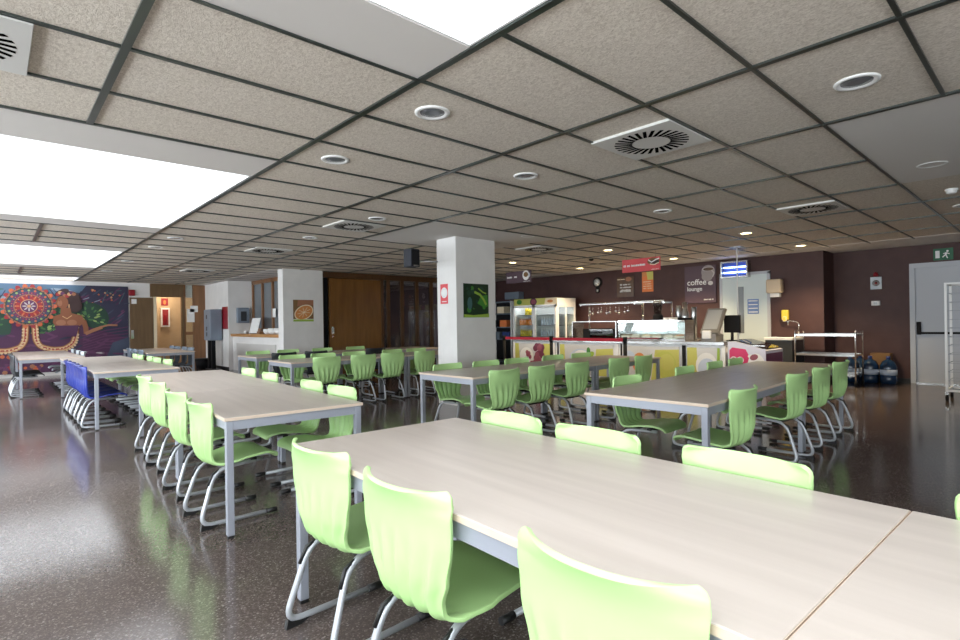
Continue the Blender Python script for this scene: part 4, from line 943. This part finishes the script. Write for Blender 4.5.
# bakery rack at the right
r = thing('rack_trolley', 'tall white wheeled tray rack in front of the emergency door', 'rack', (10.74, .83, 0))
for x in (-.26, .26):
    for y in (-.36, .36): box('upright', x - .016, x + .016, y - .016, y + .016, .14, 1.76, M['white'], r)
f = MB()
for z in (.14, 1.73):
    for x in (-.26, .26): f.box(x - .012, x + .012, -.344, .344, z, z + .03)
    for y in (-.36, .36): f.box(-.244, .244, y - .012, y + .012, z, z + .03)
f.build('frame', M['white'], r)
g = MB()
for k in range(11):
    z = .30 + .13 * k
    for y in (-.345, .345): g.box(-.25, .25, y - .004, y + .004, z, z + .006)
    for x in (-.25, .25): g.box(x - .003, x + .003, -.34, .34, z, z + .006)
g.build('tray_runners', M['alu'], r)
for x in (-.26, .26):
    for y in (-.36, .36):
        c = MB().lathe([(.05, -.016), (.05, .016)], (x, y, .05), None, 16, 'y').build('caster', M['black'], r); box('caster_fork', x - .02, x + .02, y - .022, y + .022, .08, .14, M['steel'], c)

# ------------------------------------------------------------------ entry side props
r = thing('kitchen_counter', 'white serving counter with an oak ledge below the wooden kitchen window', 'counter', (5.15, 0, 0))
box('body', .06, .64, 12.66, 16.42, 0, .975, M['white_wall'], r); box('ledge', 0, .645, 12.65, 16.425, .975, 1.05, M['ledge'], r, .005); box('front_panel', .04, .06, 13.2, 16.05, .12, .79, M['skirting'], r)
r = thing('wall_mounted_dispenser', 'grey metal dispenser on the white niche wall over the ledge', 'dispenser', (5.48, 16.42, 1.36))
MB().box(-.17, .17, -.14, 0, 0, .45, M['grey_paint'], .02).build('case', None, r); box('opening', -.08, .08, -.147, -.141, .06, .34, M['dark'], r)
r = thing('notice_stand', 'white notice sheet standing on the oak ledge', 'notice', (5.4, 15.2, 1.05), .0)
MB().prism([(-.05, .28, .02), (-.042, .28, .02), (.06, .28, .44), (.052, .28, .44)], (0, -.6, 0)).build('sheet', M['paper'], r); box('foot', -.06, .08, -.2, .2, 0, .02, M['steel'], r)
for q in range(5):
    y = 13.55 + .21 * q
    tag(MB().lathe([(.06, 0), (.10, .05), (.11, .13 + .02 * (q % 2)), (.001, .13 + .02 * (q % 2))], (5.45 + .05 * (q % 2), y, 1.051), None, 16).build('bowl_stack', M['paper']), 'stack of white bowls on the oak ledge, %s from the pillar side' % ORD[q], 'bowls', 'white bowls on the ledge')
tag(box('wooden_tray', 5.3, 5.6, 14.56, 14.76, 1.051, 1.12, M['wood_mid'], None, .01), 'small brown wooden box on the ledge between notice and bowls', 'box')
tag(MB().lathe([(.05, 0), (.06, .08), (.001, .08)], (5.4, 15.9, 1.051), None, 12).build('white_cup', M['paper']), 'single white cup on the ledge beside the notice sheet', 'cup')
picture('window_note', 'small white note stuck on the wooden kitchen window', (5.735, 14.75, 1.50), (0, -1, 0), .22, .24, lambda f, w, h: f.poly([(0, 0), (w, 0), (w, h), (0, h)], M['paper']), .004, 'white', cat='note')
r = thing('tray_machine', 'grey metal cabinet on two dark posts beside the white wall', 'cabinet', (4.93, 17.25, 0))
MB().box(-.19, .14, -.34, .3, .86, 1.78, M['grey_paint'], .02).build('case', None, r); 
for z in (.98, 1.15, 1.5): box('door_handle', -.202, -.19, -.02, .05, z, z + .12, M['dark'], r)
for y in (-.22, .12): box('post', -.13, -.03, y - .05, y + .05, .02, .86, M['black'], r)
box('base', -.17, .12, -.36, .26, 0, .02, M['dark'], r)
picture('red_panel', 'dark red panel on the white wall beside the grey cabinet', (5.095, 16.98, 1.19), (0, -1, 0), .5, .66, lambda f, w, h: f.poly([(0, 0), (w, 0), (w, h), (0, h)], M['red']), .02, 'red', cat='panel')
picture('wall_panel', 'narrow pale framed panel between the grey cabinet and red panel', (5.095, 17.32, 1.19), (0, -1, 0), .22, .64, lambda f, w, h: f.poly([(.05, .05), (w - .05, .05), (w - .05, h - .05), (.05, h - .05)], M['grey_paint']), .02, 'paper', cat='panel')
r = thing('waste_bin', 'black waste bin on the floor beside the glazed screen', 'bin', (4.72, 17.75, 0))
MB().lathe([(.15, 0), (.19, .28)], (0, 0, 0), None, 20).build('tub', M['black'], r); MB().lathe([(.20, .28), (.20, .31), (.001, .31)], (0, 0, 0), None, 20).build('lid', M['cap'], r)
for q, (x, z, w, h) in enumerate(((4.56, 1.42, .22, .42), (4.66, 1.74, .22, .2))):
    picture('notice_sign', ['white paper notice on the glazed screen, lower larger one', 'white paper notice on the glazed screen, upper smaller one'][q], (x, 18.695, z), (1, 0, 0), w, h, lambda f, w, h: f.poly([(0, 0), (w, 0), (w, h), (0, h)], M['paper']), .003, 'paper', cat='notice')
r = thing('fire_extinguisher_cabinet', 'framed red fire cabinet on the tan corridor wall', 'fire cabinet', (4.20, 19.9, 1.28))
box('frame', -.13, .13, -.09, 0, 0, .62, M['paper'], r, .008); box('glass_panel', -.085, .085, -.095, -.09, .05, .57, M['mu_red'], r); MB().lathe([(.03, .08), (.035, .1), (.035, .36), (.012, .42), (.001, .43)], (0, -.105, 0), None, 12).build('extinguisher', M['red'], r)
picture('fire_sign', 'small dark red fire sign above the fire cabinet', (4.10, 19.89, 1.98), (1, 0, 0), .2, .24, lambda f, w, h: (f.poly([(0, 0), (w, 0), (w, h), (0, h)], M['mu_red']), f.disc(w * .5, h * .45, .04, M['orange'], .07)), .005, 'red', cat='sign')
tag(MB().box(3.01, 3.17, 18.64, 18.715, 2.22, 2.40, M['red'], .02).build('fire_bell'), 'small dark red box on the wall at the mural corner', 'alarm box')
l = bpy.data.lights.new('corridor_lamp', 'AREA'); l.size = .5; l.energy = 15; l.color = (1, .86, .66)
o = bpy.data.objects.new('corridor_lamp', l); COL.objects.link(o); o.location = (4.1, 19.35, H - .03)

# ------------------------------------------------------------------ world, camera
wd = bpy.data.worlds.new('sky'); SC.world = wd; wd.use_nodes = True
bg = wd.node_tree.nodes['Background']; bg.inputs['Color'].default_value = (.86, .92, 1, 1); bg.inputs['Strength'].default_value = 3.0
cam = bpy.data.cameras.new('camera'); co = bpy.data.objects.new('camera', cam); COL.objects.link(co); SC.camera = co
cam.sensor_width = 36; cam.lens = 534.5 / 960 * 36; cam.shift_y = (322.27 - 320) / 960; cam.clip_start = .05
yaw, roll = .8301, .0152
co.matrix_world = Matrix.Translation((0, 0, CAMZ)) @ Matrix.Rotation(yaw - PI / 2, 4, 'Z') @ Matrix.Rotation(PI / 2, 4, 'X') @ Matrix.Rotation(-roll, 4, 'Z')
SC.view_settings.view_transform = 'Standard'; SC.view_settings.look = 'None'; SC.view_settings.gamma = 1; SC.view_settings.exposure = 0.34; SC.view_settings.use_curve_mapping = False
try:
    SC.cycles.use_denoising = True; SC.cycles.max_bounces = 10; SC.cycles.diffuse_bounces = 5; SC.cycles.transparent_max_bounces = 16; SC.cycles.sample_clamp_indirect = 8
except Exception: pass
